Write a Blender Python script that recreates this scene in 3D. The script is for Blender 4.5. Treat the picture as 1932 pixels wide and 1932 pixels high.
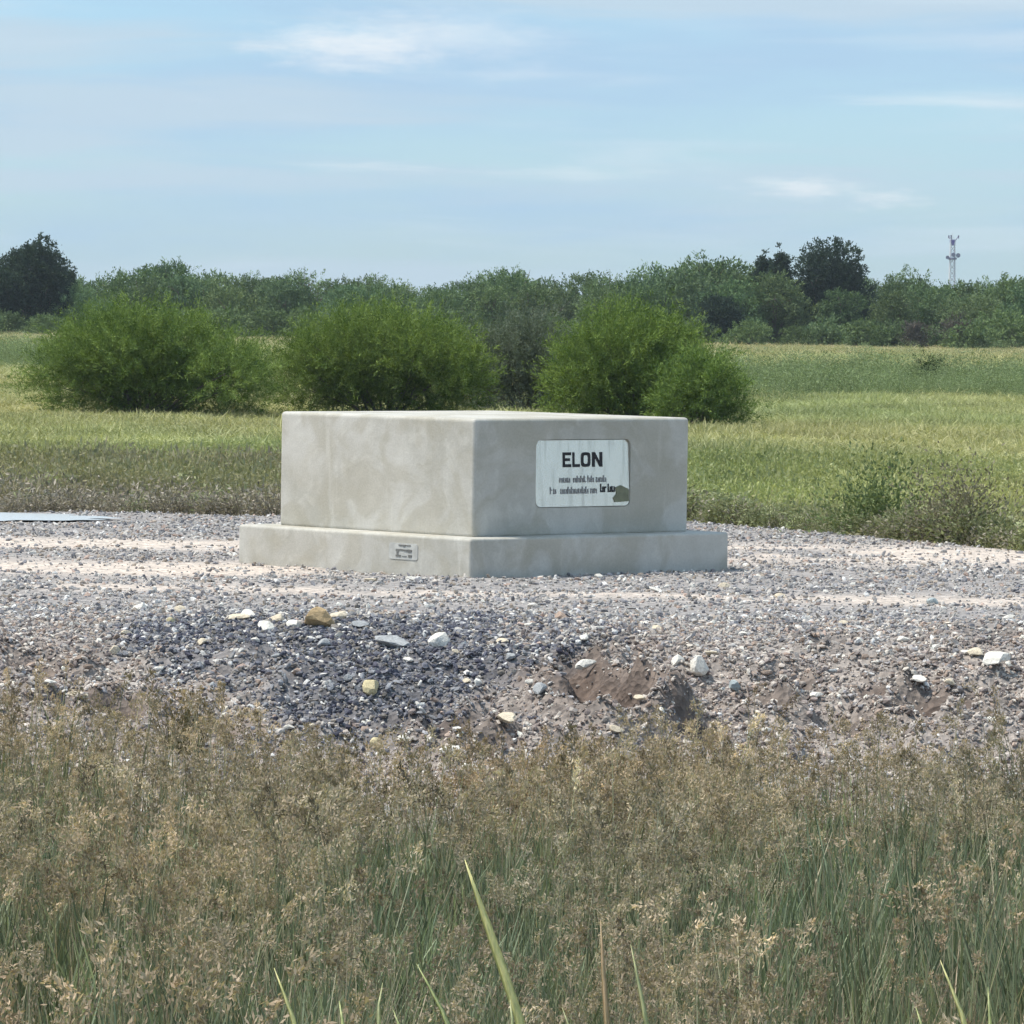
import bpy, math, random
import numpy as np
from mathutils import Matrix, Vector

scene = bpy.context.scene
for o in list(bpy.data.objects):
    bpy.data.objects.remove(o)
COL = scene.collection
R = math.radians
TAU = 2 * math.pi

# ------------------------------------------------------------------ camera
CAM_Z = 2.1
FPX = 10118.0            # focal length in units of a 1932-wide frame
HORIZON = 570.0          # horizon row at the frame centre, same units
ROLL = R(0.83)
PITCH = math.atan((966 - HORIZON) / FPX)
cam = bpy.data.cameras.new('camera')
cam.sensor_width = 36
cam.angle = 2 * math.atan(966 / FPX)
cam.clip_start = 0.5
cam.clip_end = 9000
camera = bpy.data.objects.new('camera', cam)
COL.objects.link(camera)
camera.matrix_world = (Matrix.Translation((0, 0, CAM_Z)) @ Matrix.Rotation(R(90) - PITCH, 4, 'X')
                       @ Matrix.Rotation(ROLL, 4, 'Z'))
scene.camera = camera

# ------------------------------------------------------------------ sky, sun, exposure
SUN_EL = R(63)
SUN_AZ = math.atan2(-0.02, -0.99)                 # where the sun stands (x right, y away)
sun_dir = Vector((math.cos(SUN_EL) * math.cos(SUN_AZ), math.cos(SUN_EL) * math.sin(SUN_AZ), math.sin(SUN_EL)))
world = bpy.data.worlds.new('World')
scene.world = world
world.use_nodes = True
nt = world.node_tree
nt.nodes.clear()
N = nt.nodes.new
def L(a, b):
    nt.links.new(a, b)
sky = N('ShaderNodeTexSky')
sky.sky_type = 'NISHITA'
sky.sun_disc = False
sky.sun_elevation = SUN_EL
sky.sun_rotation = math.atan2(sun_dir.x, sun_dir.y)
sky.altitude = 0
sky.air_density = 1.0
sky.dust_density = 0.3
sky.ozone_density = 2.5
tint = N('ShaderNodeMix'); tint.data_type = 'RGBA'; tint.blend_type = 'MULTIPLY'
tint.inputs[0].default_value = 1.0
tint.inputs[7].default_value = (0.71, 0.94, 1.20, 1)
L(sky.outputs[0], tint.inputs[6])
tc = N('ShaderNodeTexCoord')
# streaky thin cloud, layered horizontally
def cloud_layer(scale, loc, lo, hi, detail=5, rough=0.55):
    mp = N('ShaderNodeMapping'); mp.inputs['Scale'].default_value = scale; mp.inputs['Location'].default_value = loc
    L(tc.outputs['Generated'], mp.inputs['Vector'])
    nz = N('ShaderNodeTexNoise'); nz.inputs['Scale'].default_value = 1.0
    nz.inputs['Detail'].default_value = detail; nz.inputs['Roughness'].default_value = rough
    nz.inputs['Distortion'].default_value = 0.4
    L(mp.outputs[0], nz.inputs['Vector'])
    rp = N('ShaderNodeMapRange'); rp.interpolation_type = 'SMOOTHSTEP'
    rp.inputs[1].default_value = lo; rp.inputs[2].default_value = hi
    L(nz.outputs[0], rp.inputs[0])
    return rp.outputs[0]
def mixcol(fac_socket, fac_mul, a, colour):
    mu = N('ShaderNodeMath'); mu.operation = 'MULTIPLY'; mu.inputs[1].default_value = fac_mul
    L(fac_socket, mu.inputs[0])
    mx = N('ShaderNodeMix'); mx.data_type = 'RGBA'
    L(mu.outputs[0], mx.inputs[0]); L(a, mx.inputs[6]); mx.inputs[7].default_value = colour
    return mx.outputs[2]
veil = cloud_layer((7, 7, 48), (3.1, 1.7, 0.4), 0.34, 0.66)
bank_ = cloud_layer((6, 6, 75), (1.3, 8.2, 2.6), 0.44, 0.58, 7, 0.55)
wisp = cloud_layer((11, 11, 110), (7.3, 2.2, 5.1), 0.50, 0.76)
vf = N('ShaderNodeMapRange'); vf.inputs[3].default_value = 0.35; vf.inputs[4].default_value = 0.98
L(veil, vf.inputs[0])
c = mixcol(vf.outputs[0], 1.0, tint.outputs[2], (3.35, 4.85, 6.35, 1))
c = mixcol(bank_, 0.80, c, (4.25, 5.30, 6.15, 1))
c = mixcol(wisp, 0.55, c, (5.2, 6.1, 6.8, 1))
# single puffs of cloud at their own bearings
def puff(az_deg, el_deg, w_deg, h_deg, seed):
    mp = N('ShaderNodeMapping')
    mp.vector_type = 'POINT'
    d = Vector((math.sin(R(az_deg)), math.cos(R(az_deg)), math.tan(R(el_deg))))
    sc = (1 / math.radians(w_deg), 1 / math.radians(w_deg), 1 / math.radians(h_deg))
    mp.inputs['Scale'].default_value = sc
    mp.inputs['Location'].default_value = (-d.x * sc[0], -d.y * sc[1], -d.z * sc[2])
    L(tc.outputs['Generated'], mp.inputs['Vector'])
    ln = N('ShaderNodeVectorMath'); ln.operation = 'LENGTH'
    L(mp.outputs[0], ln.inputs[0])
    nz = N('ShaderNodeTexNoise'); nz.inputs['Scale'].default_value = 1.9; nz.inputs['Detail'].default_value = 7; nz.inputs['Roughness'].default_value = 0.62
    ad = N('ShaderNodeVectorMath'); ad.operation = 'ADD'; ad.inputs[1].default_value = (seed, seed * 2, 0)
    L(mp.outputs[0], ad.inputs[0]); L(ad.outputs[0], nz.inputs['Vector'])
    m = N('ShaderNodeMath'); m.operation = 'MULTIPLY_ADD'; m.inputs[1].default_value = 2.2
    L(nz.outputs[0], m.inputs[0]); L(ln.outputs['Value'], m.inputs[2])
    rp = N('ShaderNodeMapRange'); rp.interpolation_type = 'SMOOTHSTEP'
    rp.inputs[1].default_value = 2.15; rp.inputs[2].default_value = 0.75
    L(m.outputs[0], rp.inputs[0])
    return rp.outputs[0]
for az, el, w, h, s, k in ((-1.75, 2.74, 1.25, 0.34, 3.0, 0.80), (-0.75, 2.78, 1.9, 0.46, 8.0, 0.45), (3.05, 1.26, 0.85, 0.17, 5.0, 0.65),
                           (3.95, 1.15, 0.55, 0.15, 9.0, 0.5), (-1.6, 1.42, 1.0, 0.08, 6.0, 0.35), (0.6, 1.38, 1.3, 0.12, 4.0, 0.3), (4.6, 2.2, 1.6, 0.1, 7.0, 0.4), (9.0, 2.6, 1.4, 0.2, 1.0, 0.5), (-9.5, 1.9, 1.2, 0.2, 2.0, 0.5)):
    c = mixcol(puff(az, el, w, h, s), k, c, (6.9, 7.2, 7.4, 1))
bg = N('ShaderNodeBackground')
bg.inputs['Strength'].default_value = 0.095
L(c, bg.inputs['Color'])
wo = N('ShaderNodeOutputWorld')
L(bg.outputs[0], wo.inputs['Surface'])

sl = bpy.data.lights.new('sun', 'SUN')
sl.energy = 3.5
sl.angle = R(6.0)
sl.color = (1.0, 0.94, 0.84)
sun = bpy.data.objects.new('sun', sl)
COL.objects.link(sun)
sun.rotation_euler = sun_dir.to_track_quat('Z', 'Y').to_euler()
sun.location = (-20, -15, 40)

vs = scene.view_settings
vs.view_transform = 'Standard'
vs.look = 'None'
vs.exposure = 0.5
vs.gamma = 1.0
vs.use_curve_mapping = False
scene.render.engine = 'CYCLES'
scene.cycles.max_bounces = 5
scene.cycles.diffuse_bounces = 3
scene.cycles.volume_bounces = 0
scene.cycles.use_adaptive_sampling = True
scene.cycles.adaptive_threshold = 0.03
scene.cycles.transparent_max_bounces = 4

# ------------------------------------------------------------------ numeric helpers
def _hash(ix, iy, seed):
    h = (ix.astype(np.int64) * 374761393 + iy.astype(np.int64) * 668265263 + seed * 974711) & 0xFFFFFFFF
    h = ((h ^ (h >> 13)) * 1274126177) & 0xFFFFFFFF
    h = h ^ (h >> 16)
    return (h & 0xFFFFFF) / float(0xFFFFFF)
def vnoise(x, y, seed=0):
    x = np.asarray(x, float); y = np.asarray(y, float)
    ix = np.floor(x); iy = np.floor(y)
    fx = x - ix; fy = y - iy
    fx = fx * fx * (3 - 2 * fx); fy = fy * fy * (3 - 2 * fy)
    a = _hash(ix, iy, seed); b = _hash(ix + 1, iy, seed)
    c_ = _hash(ix, iy + 1, seed); d = _hash(ix + 1, iy + 1, seed)
    return (a * (1 - fx) + b * fx) * (1 - fy) + (c_ * (1 - fx) + d * fx) * fy
def fbm(x, y, seed=0, octaves=4):
    x = np.asarray(x, float); y = np.asarray(y, float)
    s = 0; amp = 0.5; tot = 0
    for k in range(octaves):
        s = s + amp * vnoise(x * 2 ** k + 17.3 * k, y * 2 ** k - 9.1 * k, seed + k * 7)
        tot += amp; amp *= 0.5
    return s / tot
def sstep(a, b, x):
    t = np.clip((np.asarray(x, float) - a) / (b - a), 0, 1)
    return t * t * (3 - 2 * t)

# ------------------------------------------------------------------ mesh helpers
def quads_mesh(name, V, F, cols=None, smooth=False):
    """V (n,3), F (m,k) all with k corners; cols per vertex rgb."""
    V = np.asarray(V, np.float32); F = np.asarray(F, np.int32)
    me = bpy.data.meshes.new(name)
    k = F.shape[1]
    me.vertices.add(len(V)); me.vertices.foreach_set('co', V.ravel())
    me.loops.add(F.size); me.loops.foreach_set('vertex_index', F.ravel())
    me.polygons.add(len(F))
    me.polygons.foreach_set('loop_start', np.arange(0, F.size, k, dtype=np.int32))
    if cols is not None:
        at = me.color_attributes.new('Col', 'FLOAT_COLOR', 'POINT')
        c4 = np.ones((len(V), 4), np.float32); c4[:, :3] = cols
        at.data.foreach_set('color', c4.ravel())
    me.update(calc_edges=True)
    me.validate()
    me.polygons.foreach_set('use_smooth', np.full(len(F), smooth, dtype=bool))
    return me
def obj(name, me, mat=None, parent=None, loc=None):
    o = bpy.data.objects.new(name, me)
    if mat is not None and me is not None:
        if len(me.materials) == 0:
            me.materials.append(mat)
    COL.objects.link(o)
    if parent is not None:
        o.parent = parent
    if loc is not None:
        o.location = loc
    return o
def tag(o, label=None, cat=None, group=None, kind=None):
    if label: o['label'] = label
    if cat: o['category'] = cat
    if group: o['group'] = group
    if kind: o['kind'] = kind
    return o
def thing(name, label, cat, loc, group=None):
    e = bpy.data.objects.new(name, None)
    COL.objects.link(e)
    e.location = loc
    e.empty_display_size = 0.2
    return tag(e, label, cat, group)
def copy_tree(o, parent=None):
    c_ = o.copy()
    COL.objects.link(c_)
    c_.parent = parent
    for ch in list(o.children):
        copy_tree(ch, c_)
    return c_

class MB:
    """collects polygons of any size"""
    def __init__(s): s.v = []; s.f = []; s.c = []
    def add(s, vs_, fs, col=(1, 1, 1)):
        b = len(s.v)
        s.v += [tuple(p) for p in vs_]; s.f += [tuple(i + b for i in f) for f in fs]; s.c += [col] * len(vs_)
    def box(s, x0, x1, y0, y1, z0, z1, col=(1, 1, 1)):
        s.add([(x0, y0, z0), (x1, y0, z0), (x1, y1, z0), (x0, y1, z0), (x0, y0, z1), (x1, y0, z1), (x1, y1, z1), (x0, y1, z1)],
              [(3, 2, 1, 0), (4, 5, 6, 7), (0, 1, 5, 4), (1, 2, 6, 5), (2, 3, 7, 6), (3, 0, 4, 7)], col)
    def tube(s, pts, radii, sides=6, col=(1, 1, 1)):
        pts = [Vector(p) for p in pts]
        vs_ = []; fs = []
        for i, p in enumerate(pts):
            d = (pts[min(i + 1, len(pts) - 1)] - pts[max(i - 1, 0)]).normalized()
            u = d.orthogonal().normalized(); w = d.cross(u)
            for k in range(sides):
                a = TAU * k / sides
                vs_.append(p + (u * math.cos(a) + w * math.sin(a)) * radii[i])
        for i in range(len(pts) - 1):
            for k in range(sides):
                k2 = (k + 1) % sides
                fs.append((i * sides + k, i * sides + k2, (i + 1) * sides + k2, (i + 1) * sides + k))
        fs.append(tuple(range(sides - 1, -1, -1))); n = (len(pts) - 1) * sides
        fs.append(tuple(n + k for k in range(sides)))
        s.add(vs_, fs, col)
    def mesh(s, name, smooth=False):
        me = bpy.data.meshes.new(name)
        me.from_pydata(s.v, [], s.f)
        at = me.color_attributes.new('Col', 'FLOAT_COLOR', 'POINT')
        at.data.foreach_set('color', np.array([(*c_, 1) for c_ in s.c], np.float32).ravel())
        me.update()
        if smooth:
            me.polygons.foreach_set('use_smooth', np.ones(len(me.polygons), dtype=bool))
        return me
    def build(s, name, mat, parent=None, loc=None, smooth=False):
        return obj(name, s.mesh(name, smooth), mat, parent, loc)

# ------------------------------------------------------------------ materials
def new_mat(name):
    m = bpy.data.materials.new(name); m.use_nodes = True
    m.node_tree.nodes.clear()
    return m, m.node_tree
class G:
    """tiny node-graph helper"""
    def __init__(s, tree): s.t = tree
    def n(s, kind, **kw):
        x = s.t.nodes.new(kind)
        for k, v in kw.items(): setattr(x, k, v)
        return x
    def l(s, a, b): s.t.links.new(a, b)
    def noise(s, vec, scale, detail=4, rough=0.55, dist=0.0):
        x = s.n('ShaderNodeTexNoise'); x.inputs['Scale'].default_value = scale; x.inputs['Detail'].default_value = detail
        x.inputs['Roughness'].default_value = rough; x.inputs['Distortion'].default_value = dist
        if vec is not None: s.l(vec, x.inputs['Vector'])
        return x.outputs[0]
    def mapping(s, vec, scale=(1, 1, 1), loc=(0, 0, 0)):
        x = s.n('ShaderNodeMapping'); x.inputs['Scale'].default_value = scale; x.inputs['Location'].default_value = loc
        s.l(vec, x.inputs['Vector']); return x.outputs[0]
    def ramp(s, fac, lo, hi, a=0.0, b=1.0):
        x = s.n('ShaderNodeMapRange', interpolation_type='SMOOTHSTEP')
        x.inputs[1].default_value = lo; x.inputs[2].default_value = hi; x.inputs[3].default_value = a; x.inputs[4].default_value = b
        s.l(fac, x.inputs[0]); return x.outputs[0]
    def mix(s, fac, a, b, mode='MIX'):
        x = s.n('ShaderNodeMix', data_type='RGBA', blend_type=mode)
        for sock, v in ((x.inputs[0], fac), (x.inputs[6], a), (x.inputs[7], b)):
            if isinstance(v, (int, float)): sock.default_value = v
            elif isinstance(v, tuple): sock.default_value = (*v, 1) if len(v) == 3 else v
            else: s.l(v, sock)
        return x.outputs[2]
    def math(s, op, a, b):
        x = s.n('ShaderNodeMath', operation=op)
        for sock, v in ((x.inputs[0], a), (x.inputs[1], b)):
            if isinstance(v, (int, float)): sock.default_value = v
            else: s.l(v, sock)
        return x.outputs[0]
    def bump(s, h, strength, dist):
        x = s.n('ShaderNodeBump'); x.inputs['Strength'].default_value = strength; x.inputs['Distance'].default_value = dist
        s.l(h, x.inputs['Height']); return x.outputs[0]
    def principled(s, base, rough=0.8, normal=None, spec=0.3, metallic=0.0):
        p = s.n('ShaderNodeBsdfPrincipled')
        for sock, v in ((p.inputs['Base Color'], base), (p.inputs['Roughness'], rough), (p.inputs['Metallic'], metallic)):
            if isinstance(v, (int, float)): sock.default_value = v
            elif isinstance(v, tuple): sock.default_value = (*v, 1)
            else: s.l(v, sock)
        p.inputs['Specular IOR Level'].default_value = spec
        if normal is not None: s.l(normal, p.inputs['Normal'])
        o = s.n('ShaderNodeOutputMaterial'); s.l(p.outputs[0], o.inputs['Surface'])
        return p

def foliage(name, trans=0.30, source='OBJECT'):
    """leaf colour from the mesh, tinted per plant (object colour) or per instance"""
    m, t = new_mat(name); g = G(t)
    at = g.n('ShaderNodeAttribute', attribute_name='Col')
    if source == 'OBJECT':
        ti = g.n('ShaderNodeObjectInfo').outputs['Color']
    else:
        ti = g.n('ShaderNodeAttribute', attribute_type='INSTANCER', attribute_name='tint').outputs['Color']
    colr = g.mix(1.0, at.outputs['Color'], ti, 'MULTIPLY')
    d = g.n('ShaderNodeBsdfDiffuse'); tr = g.n('ShaderNodeBsdfTranslucent')
    g.l(colr, d.inputs['Color']); g.l(g.mix(1.0, colr, (1.1, 1.15, 0.7), 'MULTIPLY'), tr.inputs['Color'])
    ms = g.n('ShaderNodeMixShader'); ms.inputs[0].default_value = trans
    g.l(d.outputs[0], ms.inputs[1]); g.l(tr.outputs[0], ms.inputs[2])
    o = g.n('ShaderNodeOutputMaterial'); g.l(ms.outputs[0], o.inputs['Surface'])
    return m
M_LEAF = foliage('leaf', 0.18, 'OBJECT')
M_BLADE = foliage('grass_leaf', 0.28, 'INST')

def stone_mat(name, inst):
    m, t = new_mat(name); g = G(t)
    tcn = g.n('ShaderNodeTexCoord')
    if inst:
        base = g.n('ShaderNodeAttribute', attribute_type='INSTANCER', attribute_name='tint').outputs['Color']
    else:
        base = g.n('ShaderNodeObjectInfo').outputs['Color']
    nz = g.noise(tcn.outputs['Object'], 6.0 if not inst else 2.0, 5, 0.65)
    colr = g.mix(1.0, base, g.mix(g.ramp(nz, 0.3, 0.7), (0.72, 0.70, 0.68), (1.12, 1.10, 1.06)), 'MULTIPLY')
    g.principled(colr, 0.9, g.bump(g.noise(tcn.outputs['Object'], 14.0, 4), 0.35, 0.02), 0.2)
    return m
M_STONE = stone_mat('gravel_stone', True)
M_ROCK = stone_mat('limestone', False)

def bark(name, a, b):
    m, t = new_mat(name); g = G(t)
    tcn = g.n('ShaderNodeTexCoord')
    g.principled(g.mix(g.noise(g.mapping(tcn.outputs['Object'], (3, 3, 0.7)), 6), a, b), 0.95, None, 0.1)
    return m
M_BARK = bark('bark', (0.10, 0.085, 0.07), (0.22, 0.19, 0.155))
M_PALEBARK = bark('weathered_wood', (0.26, 0.25, 0.21), (0.40, 0.38, 0.32))

# ------------------------------------------------------------------ the lie of the land
def crest_y(x):
    return 35.3 + 0.7 * (vnoise(np.asarray(x) * 0.55, 3.3, 11) - 0.5) + 0.35 * (vnoise(np.asarray(x) * 1.9, 7.3, 12) - 0.5)
def back_y(x):
    x = np.asarray(x, float)
    b = np.where(x > 1.6, 52.0 - (x - 1.6) * 1.9, 52.0)
    return np.maximum(b, 43.0) + 0.8 * (vnoise(x * 0.8, 1.1, 5) - 0.5)
# hollows scooped in the bank and clods heaped beside them: x, y, radius, depth
HOLLOWS = []
def land(x, y):
    x = np.asarray(x, float); y = np.asarray(y, float)
    yc = crest_y(x); yb = back_y(x)
    d = yc - y
    soft = 0.5 * (d + np.sqrt(d * d + 0.25))
    bank = np.maximum(-0.157 * soft, -1.02)
    verge = np.clip(0.5 - (y - 8) * 0.19, -1.02, 0.5)
    z = np.where(y < 22, np.maximum(bank, verge), bank)
    back = sstep(0, 2.2, y - yb)
    z = z * (1 - back) + (-0.4 + 0.10 * (fbm(x * 0.08, y * 0.05, 21) - 0.5)) * back
    on_bank = sstep(0.1, 1.5, d) * sstep(26, 29, y)
    z = z + on_bank * (0.30 * (fbm(x * 1.1, y * 1.1, 31, 4) - 0.5) + 0.20 * (np.abs(fbm(x * 3.6, y * 3.6, 37, 4) - 0.5) * 2 - 0.25))
    z = z + (1 - back) * (1 - on_bank) * sstep(33, 36, y) * 0.030 * (fbm(x * 1.1, y * 1.1, 41, 3) - 0.5)
    z = z + 0.014 * sstep(0.34, 0.0, slab_gap(x, y)) * sstep(0.36, 0.68, fbm(x * 2.6, y * 2.6, 45, 3))
    pud = sstep(1.5, 1.0, np.hypot((x + 5.75) / 2.1, (y - 50.75) / 1.15))
    z = z * (1 - pud) - 0.022 * pud
    for hx, hy, hr, hd in HOLLOWS:
        q = ((x - hx) ** 2 + ((y - hy) * 0.8) ** 2) / (hr * hr)
        z = z - hd * np.exp(-q * 2.2) + 0.45 * hd * np.exp(-((np.sqrt(q) - 1.35) ** 2) * 6)
    return z
def slab_gap(x, y):
    """distance outside the pedestal's base slab"""
    lx = (x + 0.294) * 0.736 + (y - 40.8) * 0.677; ly = (x + 0.294) * -0.677 + (y - 40.8) * 0.736
    ox = np.maximum(np.maximum(-0.23 - lx, lx - 2.52), 0); oy = np.maximum(np.maximum(-0.23 - ly, ly - 2.52), 0)
    return np.hypot(ox, oy)
def pix_ray(px, py):
    v = camera.matrix_world.to_3x3() @ Vector(((px - 966) / FPX, (966 - py) / FPX, -1))
    return v
def ground_at(px, py, d0=17.0, d1=330.0):
    """where a sight line meets the land"""
    v = pix_ray(px, py)
    ys = np.concatenate([np.arange(d0, 60, 0.03), np.arange(60, d1, 0.25)])
    t = ys / v.y
    gap = CAM_Z + v.z * t - land(v.x * t, ys)
    i = int(np.argmax(gap < 0)) if (gap < 0).any() else len(ys) - 1
    return float(v.x * t[i]), float(ys[i]), float(land(v.x * t[i], ys[i]))
def at_dist(px, py, dist):
    v = pix_ray(px, py); t = dist / v.y
    return Vector((v.x * t, dist, CAM_Z + v.z * t))
_h = []
for px, py, r_, d_ in ((1140, 1345, 0.23, 0.16), (1430, 1338, 0.15, 0.12), (862, 1398, 0.15, 0.14), (1745, 1340, 0.14, 0.09), (225, 1338, 0.15, 0.11),
                       (1805, 1338, 0.11, 0.08), (1165, 1222, 0.17, 0.06), (1570, 1222, 0.13, 0.06), (1880, 1205, 0.20, 0.07), (1240, 1300, 0.2, 0.06), (60, 1260, 0.2, 0.06), (1090, 1300, 0.16, 0.09), (1120, 1250, 0.12, 0.08), (1490, 1290, 0.14, 0.07),
                       (1650, 1300, 0.13, 0.07), (1330, 1370, 0.14, 0.09), (1010, 1385, 0.12, 0.09), (820, 1360, 0.12, 0.07), (420, 1370, 0.14, 0.08), (120, 1330, 0.14, 0.09), (1590, 1375, 0.13, 0.08), (930, 1420, 0.12, 0.08), (1062, 1283, 0.15, 0.10), (1112, 1328, 0.18, 0.14), (1165, 1358, 0.18, 0.14)):
    x_, y_, z_ = ground_at(px, py)
    _h.append((x_, y_, r_ * 1.25, d_ * 1.7))
HOLLOWS += _h

def pad_masks(x, y):
    """what the hardstanding is made of at each place: pale crushed caliche, dark ballast, brown dirt"""
    x = np.asarray(x, float); y = np.asarray(y, float)
    wob = 0.9 * (fbm(x * 0.45, y * 0.6, 51) - 0.5)
    t1 = np.exp(-((y - 45.6 + wob) / (1.0 + 0.9 * sstep(0, 2, x))) ** 2)
    t2 = np.exp(-((y - 41.4 + 1.2 * wob) / 1.15) ** 2) * sstep(-0.9, -2.2, x)
    t3 = np.exp(-((y - 38.7 + 1.6 * wob) / 0.6) ** 2) * 0.7
    br = fbm(x * 0.7, y * 0.35, 57, 4)
    pale = np.clip(1.25 * (t1 * sstep(0.22, 0.42, br) + t2 * sstep(0.22, 0.45, br) + t3 * sstep(0.40, 0.55, br)), 0, 1)
    q = ((x + 0.95) / 1.45) ** 2 + ((y - 34.3) / 2.2) ** 2 + 2.0 * (fbm(x * 1.3, y * 1.0, 61) - 0.5)
    dark = sstep(1.35, 0.25, q)
    dirt = sstep(36.2, 34.2, y + 1.2 * (fbm(x * 0.9, y * 0.9, 67) - 0.5)) * (1 - 0.85 * dark)
    return pale, dark, dirt

# ------------------------------------------------------------------ setting: ground, pad, water
def axis(breaks):
    out = []
    for a, b, s in breaks:
        n = max(1, int(round((b - a) / s)))
        out += list(np.linspace(a, b, n, endpoint=False))
    out.append(breaks[-1][1])
    return np.array(out)
def sheet(name, xs, ys, zfun, mat, cols=None):
    X, Y = np.meshgrid(xs, ys)
    Z = zfun(X, Y)
    V = np.stack([X.ravel(), Y.ravel(), Z.ravel()], 1)
    nx, ny = len(xs), len(ys)
    i = np.arange(nx * ny).reshape(ny, nx)
    F = np.stack([i[:-1, :-1], i[:-1, 1:], i[1:, 1:], i[1:, :-1]], -1).reshape(-1, 4)
    cc = cols(X.ravel(), Y.ravel()) if cols else None
    return obj(name, quads_mesh(name, V, F, cc, True), mat)

def pad_inside(x, y):
    return sstep(28.6, 29.6, y) * sstep(0.9, 0.1, y - back_y(x)) * sstep(15.5, 14.5, np.abs(x))
def ground_z(x, y):
    return land(x, y) - 0.14 * pad_inside(x, y) - 0.45 * pad_inside(x, y) * sstep(29.4, 30.4, y)
m, t = new_mat('meadow_soil'); g = G(t)
geo = g.n('ShaderNodeNewGeometry').outputs['Position']
n1 = g.noise(geo, 0.25, 5); n2 = g.noise(geo, 3.0, 5)
cA = g.mix(g.ramp(n1, 0.35, 0.65), (0.13, 0.145, 0.055), (0.20, 0.19, 0.085))
cA = g.mix(g.ramp(n2, 0.35, 0.7), cA, (0.075, 0.075, 0.04))
g.principled(cA, 0.95, g.bump(n2, 0.6, 0.05), 0.1)
M_SOIL = m
ground = sheet('ground', axis([(-1800, -300, 100), (-300, -60, 12), (-60, -12, 2), (-12, 12, 0.3), (12, 60, 2), (60, 300, 12), (300, 1800, 100)]),
               axis([(-60, 6, 3), (6, 56, 0.25), (56, 130, 1.5), (130, 420, 6), (420, 1800, 80)]), ground_z, M_SOIL)
tag(ground, kind='structure')

m, t = new_mat('hardstanding'); g = G(t)
geo = g.n('ShaderNodeNewGeometry').outputs['Position']
at = g.n('ShaderNodeAttribute', attribute_name='Col').outputs['Color']
vor = g.n('ShaderNodeTexVoronoi'); vor.inputs['Scale'].default_value = 26.0
g.l(geo, vor.inputs['Vector'])
n2 = g.noise(geo, 9.0, 5, 0.65)
bw = g.n('ShaderNodeRGBToBW'); g.l(vor.outputs['Color'], bw.inputs[0])
spk = g.mix(g.ramp(bw.outputs[0], 0.2, 0.8), (0.62, 0.62, 0.63), (1.3, 1.28, 1.25))
colr = g.mix(1.0, at, g.mix(g.ramp(n2, 0.3, 0.72), (0.72, 0.71, 0.70), (1.22, 1.2, 1.18)), 'MULTIPLY')
colr = g.mix(0.55, colr, g.mix(1.0, colr, spk, 'MULTIPLY'))
hgt = g.math('ADD', g.math('MULTIPLY', vor.outputs['Distance'], 0.7), n2)
g.principled(colr, 0.95, g.bump(hgt, 0.7, 0.03), 0.15)
M_PAD = m
def pad_cols(x, y):
    pale, dark, dirt = pad_masks(x, y)
    base = np.array([0.33, 0.315, 0.31])
    c_ = np.repeat(base[None], len(x), 0)
    def mixin(w, col):
        nonlocal c_
        c_ = c_ * (1 - w[:, None]) + np.array(col) * w[:, None]
    mixin(dirt * 0.85, (0.32, 0.285, 0.26))
    mixin(dark * 0.8, (0.115, 0.118, 0.135))
    mixin(pale, (0.60, 0.53, 0.47))
    for hx, hy, hr, hd in HOLLOWS:
        w = np.exp(-(((x - hx) ** 2 + (y - hy) ** 2) / (hr * (1.45 if hd > 0.15 else 1.1)) ** 2)) * 0.9
        mixin(w, (0.115, 0.085, 0.07))
    return c_
def pad_z(x, y):
    return land(x, y) - 0.25 * (1 - pad_inside(x, y))
pad = sheet('gravel_pad', axis([(-16, -6, 0.3), (-6, 6, 0.06), (6, 16, 0.3)]), axis([(28.4, 36.5, 0.055), (36.5, 53.6, 0.12)]), pad_z, M_PAD, pad_cols)
tag(pad, kind='structure')

# shallow rain puddle on the far edge of the pad
m, t = new_mat('water'); g = G(t)
geo = g.n('ShaderNodeNewGeometry').outputs['Position']
g.principled((0.50, 0.53, 0.54), 0.25, g.bump(g.noise(g.mapping(geo, (2, 5, 1)), 6.0, 3), 0.3, 0.02), 0.25)  # milky water; the pale base colour also stands in for reflected sky
M_WATER = m
mb = MB()
pts = []
for k in range(72):
    a = TAU * k / 72
    rr = 1 + 0.28 * (float(fbm(np.array([math.cos(a) * 1.6 + 5]), np.array([math.sin(a) * 1.6]), 71)[0]) - 0.5) + 0.05 * math.sin(9 * a) + 0.05 * math.sin(17 * a + 1.0)
    pts.append((-5.75 + 2.05 * rr * math.cos(a), 50.75 + 1.1 * rr * math.sin(a)))
mb.add([(x, y, 0.0) for x, y in pts], [tuple(range(72))])
tag(mb.build('puddle', M_WATER), kind='structure')

# ------------------------------------------------------------------ concrete pedestal
DL = Vector((-0.677, 0.736, 0)); DR = Vector((0.736, 0.677, 0))
NEAR = Vector((-0.294, 40.8, 0))
SIDE = 2.29
OV = 0.23
ZB, ZT = 0.308, 1.209
m, t = new_mat('cast_concrete'); g = G(t)
tcn = g.n('ShaderNodeTexCoord').outputs['Object']
n1 = g.noise(tcn, 1.5, 6, 0.6, 0.5)
n2 = g.noise(tcn, 5.5, 6, 0.6, 0.3)
n3 = g.noise(tcn, 60, 4, 0.7)
n4 = g.noise(g.mapping(tcn, (5.0, 5.0, 0.5), (2.2, 0.4, 0)), 1.5, 4)
n5 = g.noise(tcn, 2.4, 4, 0.55, 1.1)
c0 = g.mix(g.ramp(n1, 0.33, 0.66), (0.425, 0.41, 0.36), (0.535, 0.52, 0.475))
c0 = g.mix(g.ramp(n2, 0.47, 0.72, 0, 0.55), c0, (0.62, 0.605, 0.55))
c0 = g.mix(g.ramp(n5, 0.43, 0.61, 0, 0.46), c0, (0.375, 0.345, 0.27))
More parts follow.
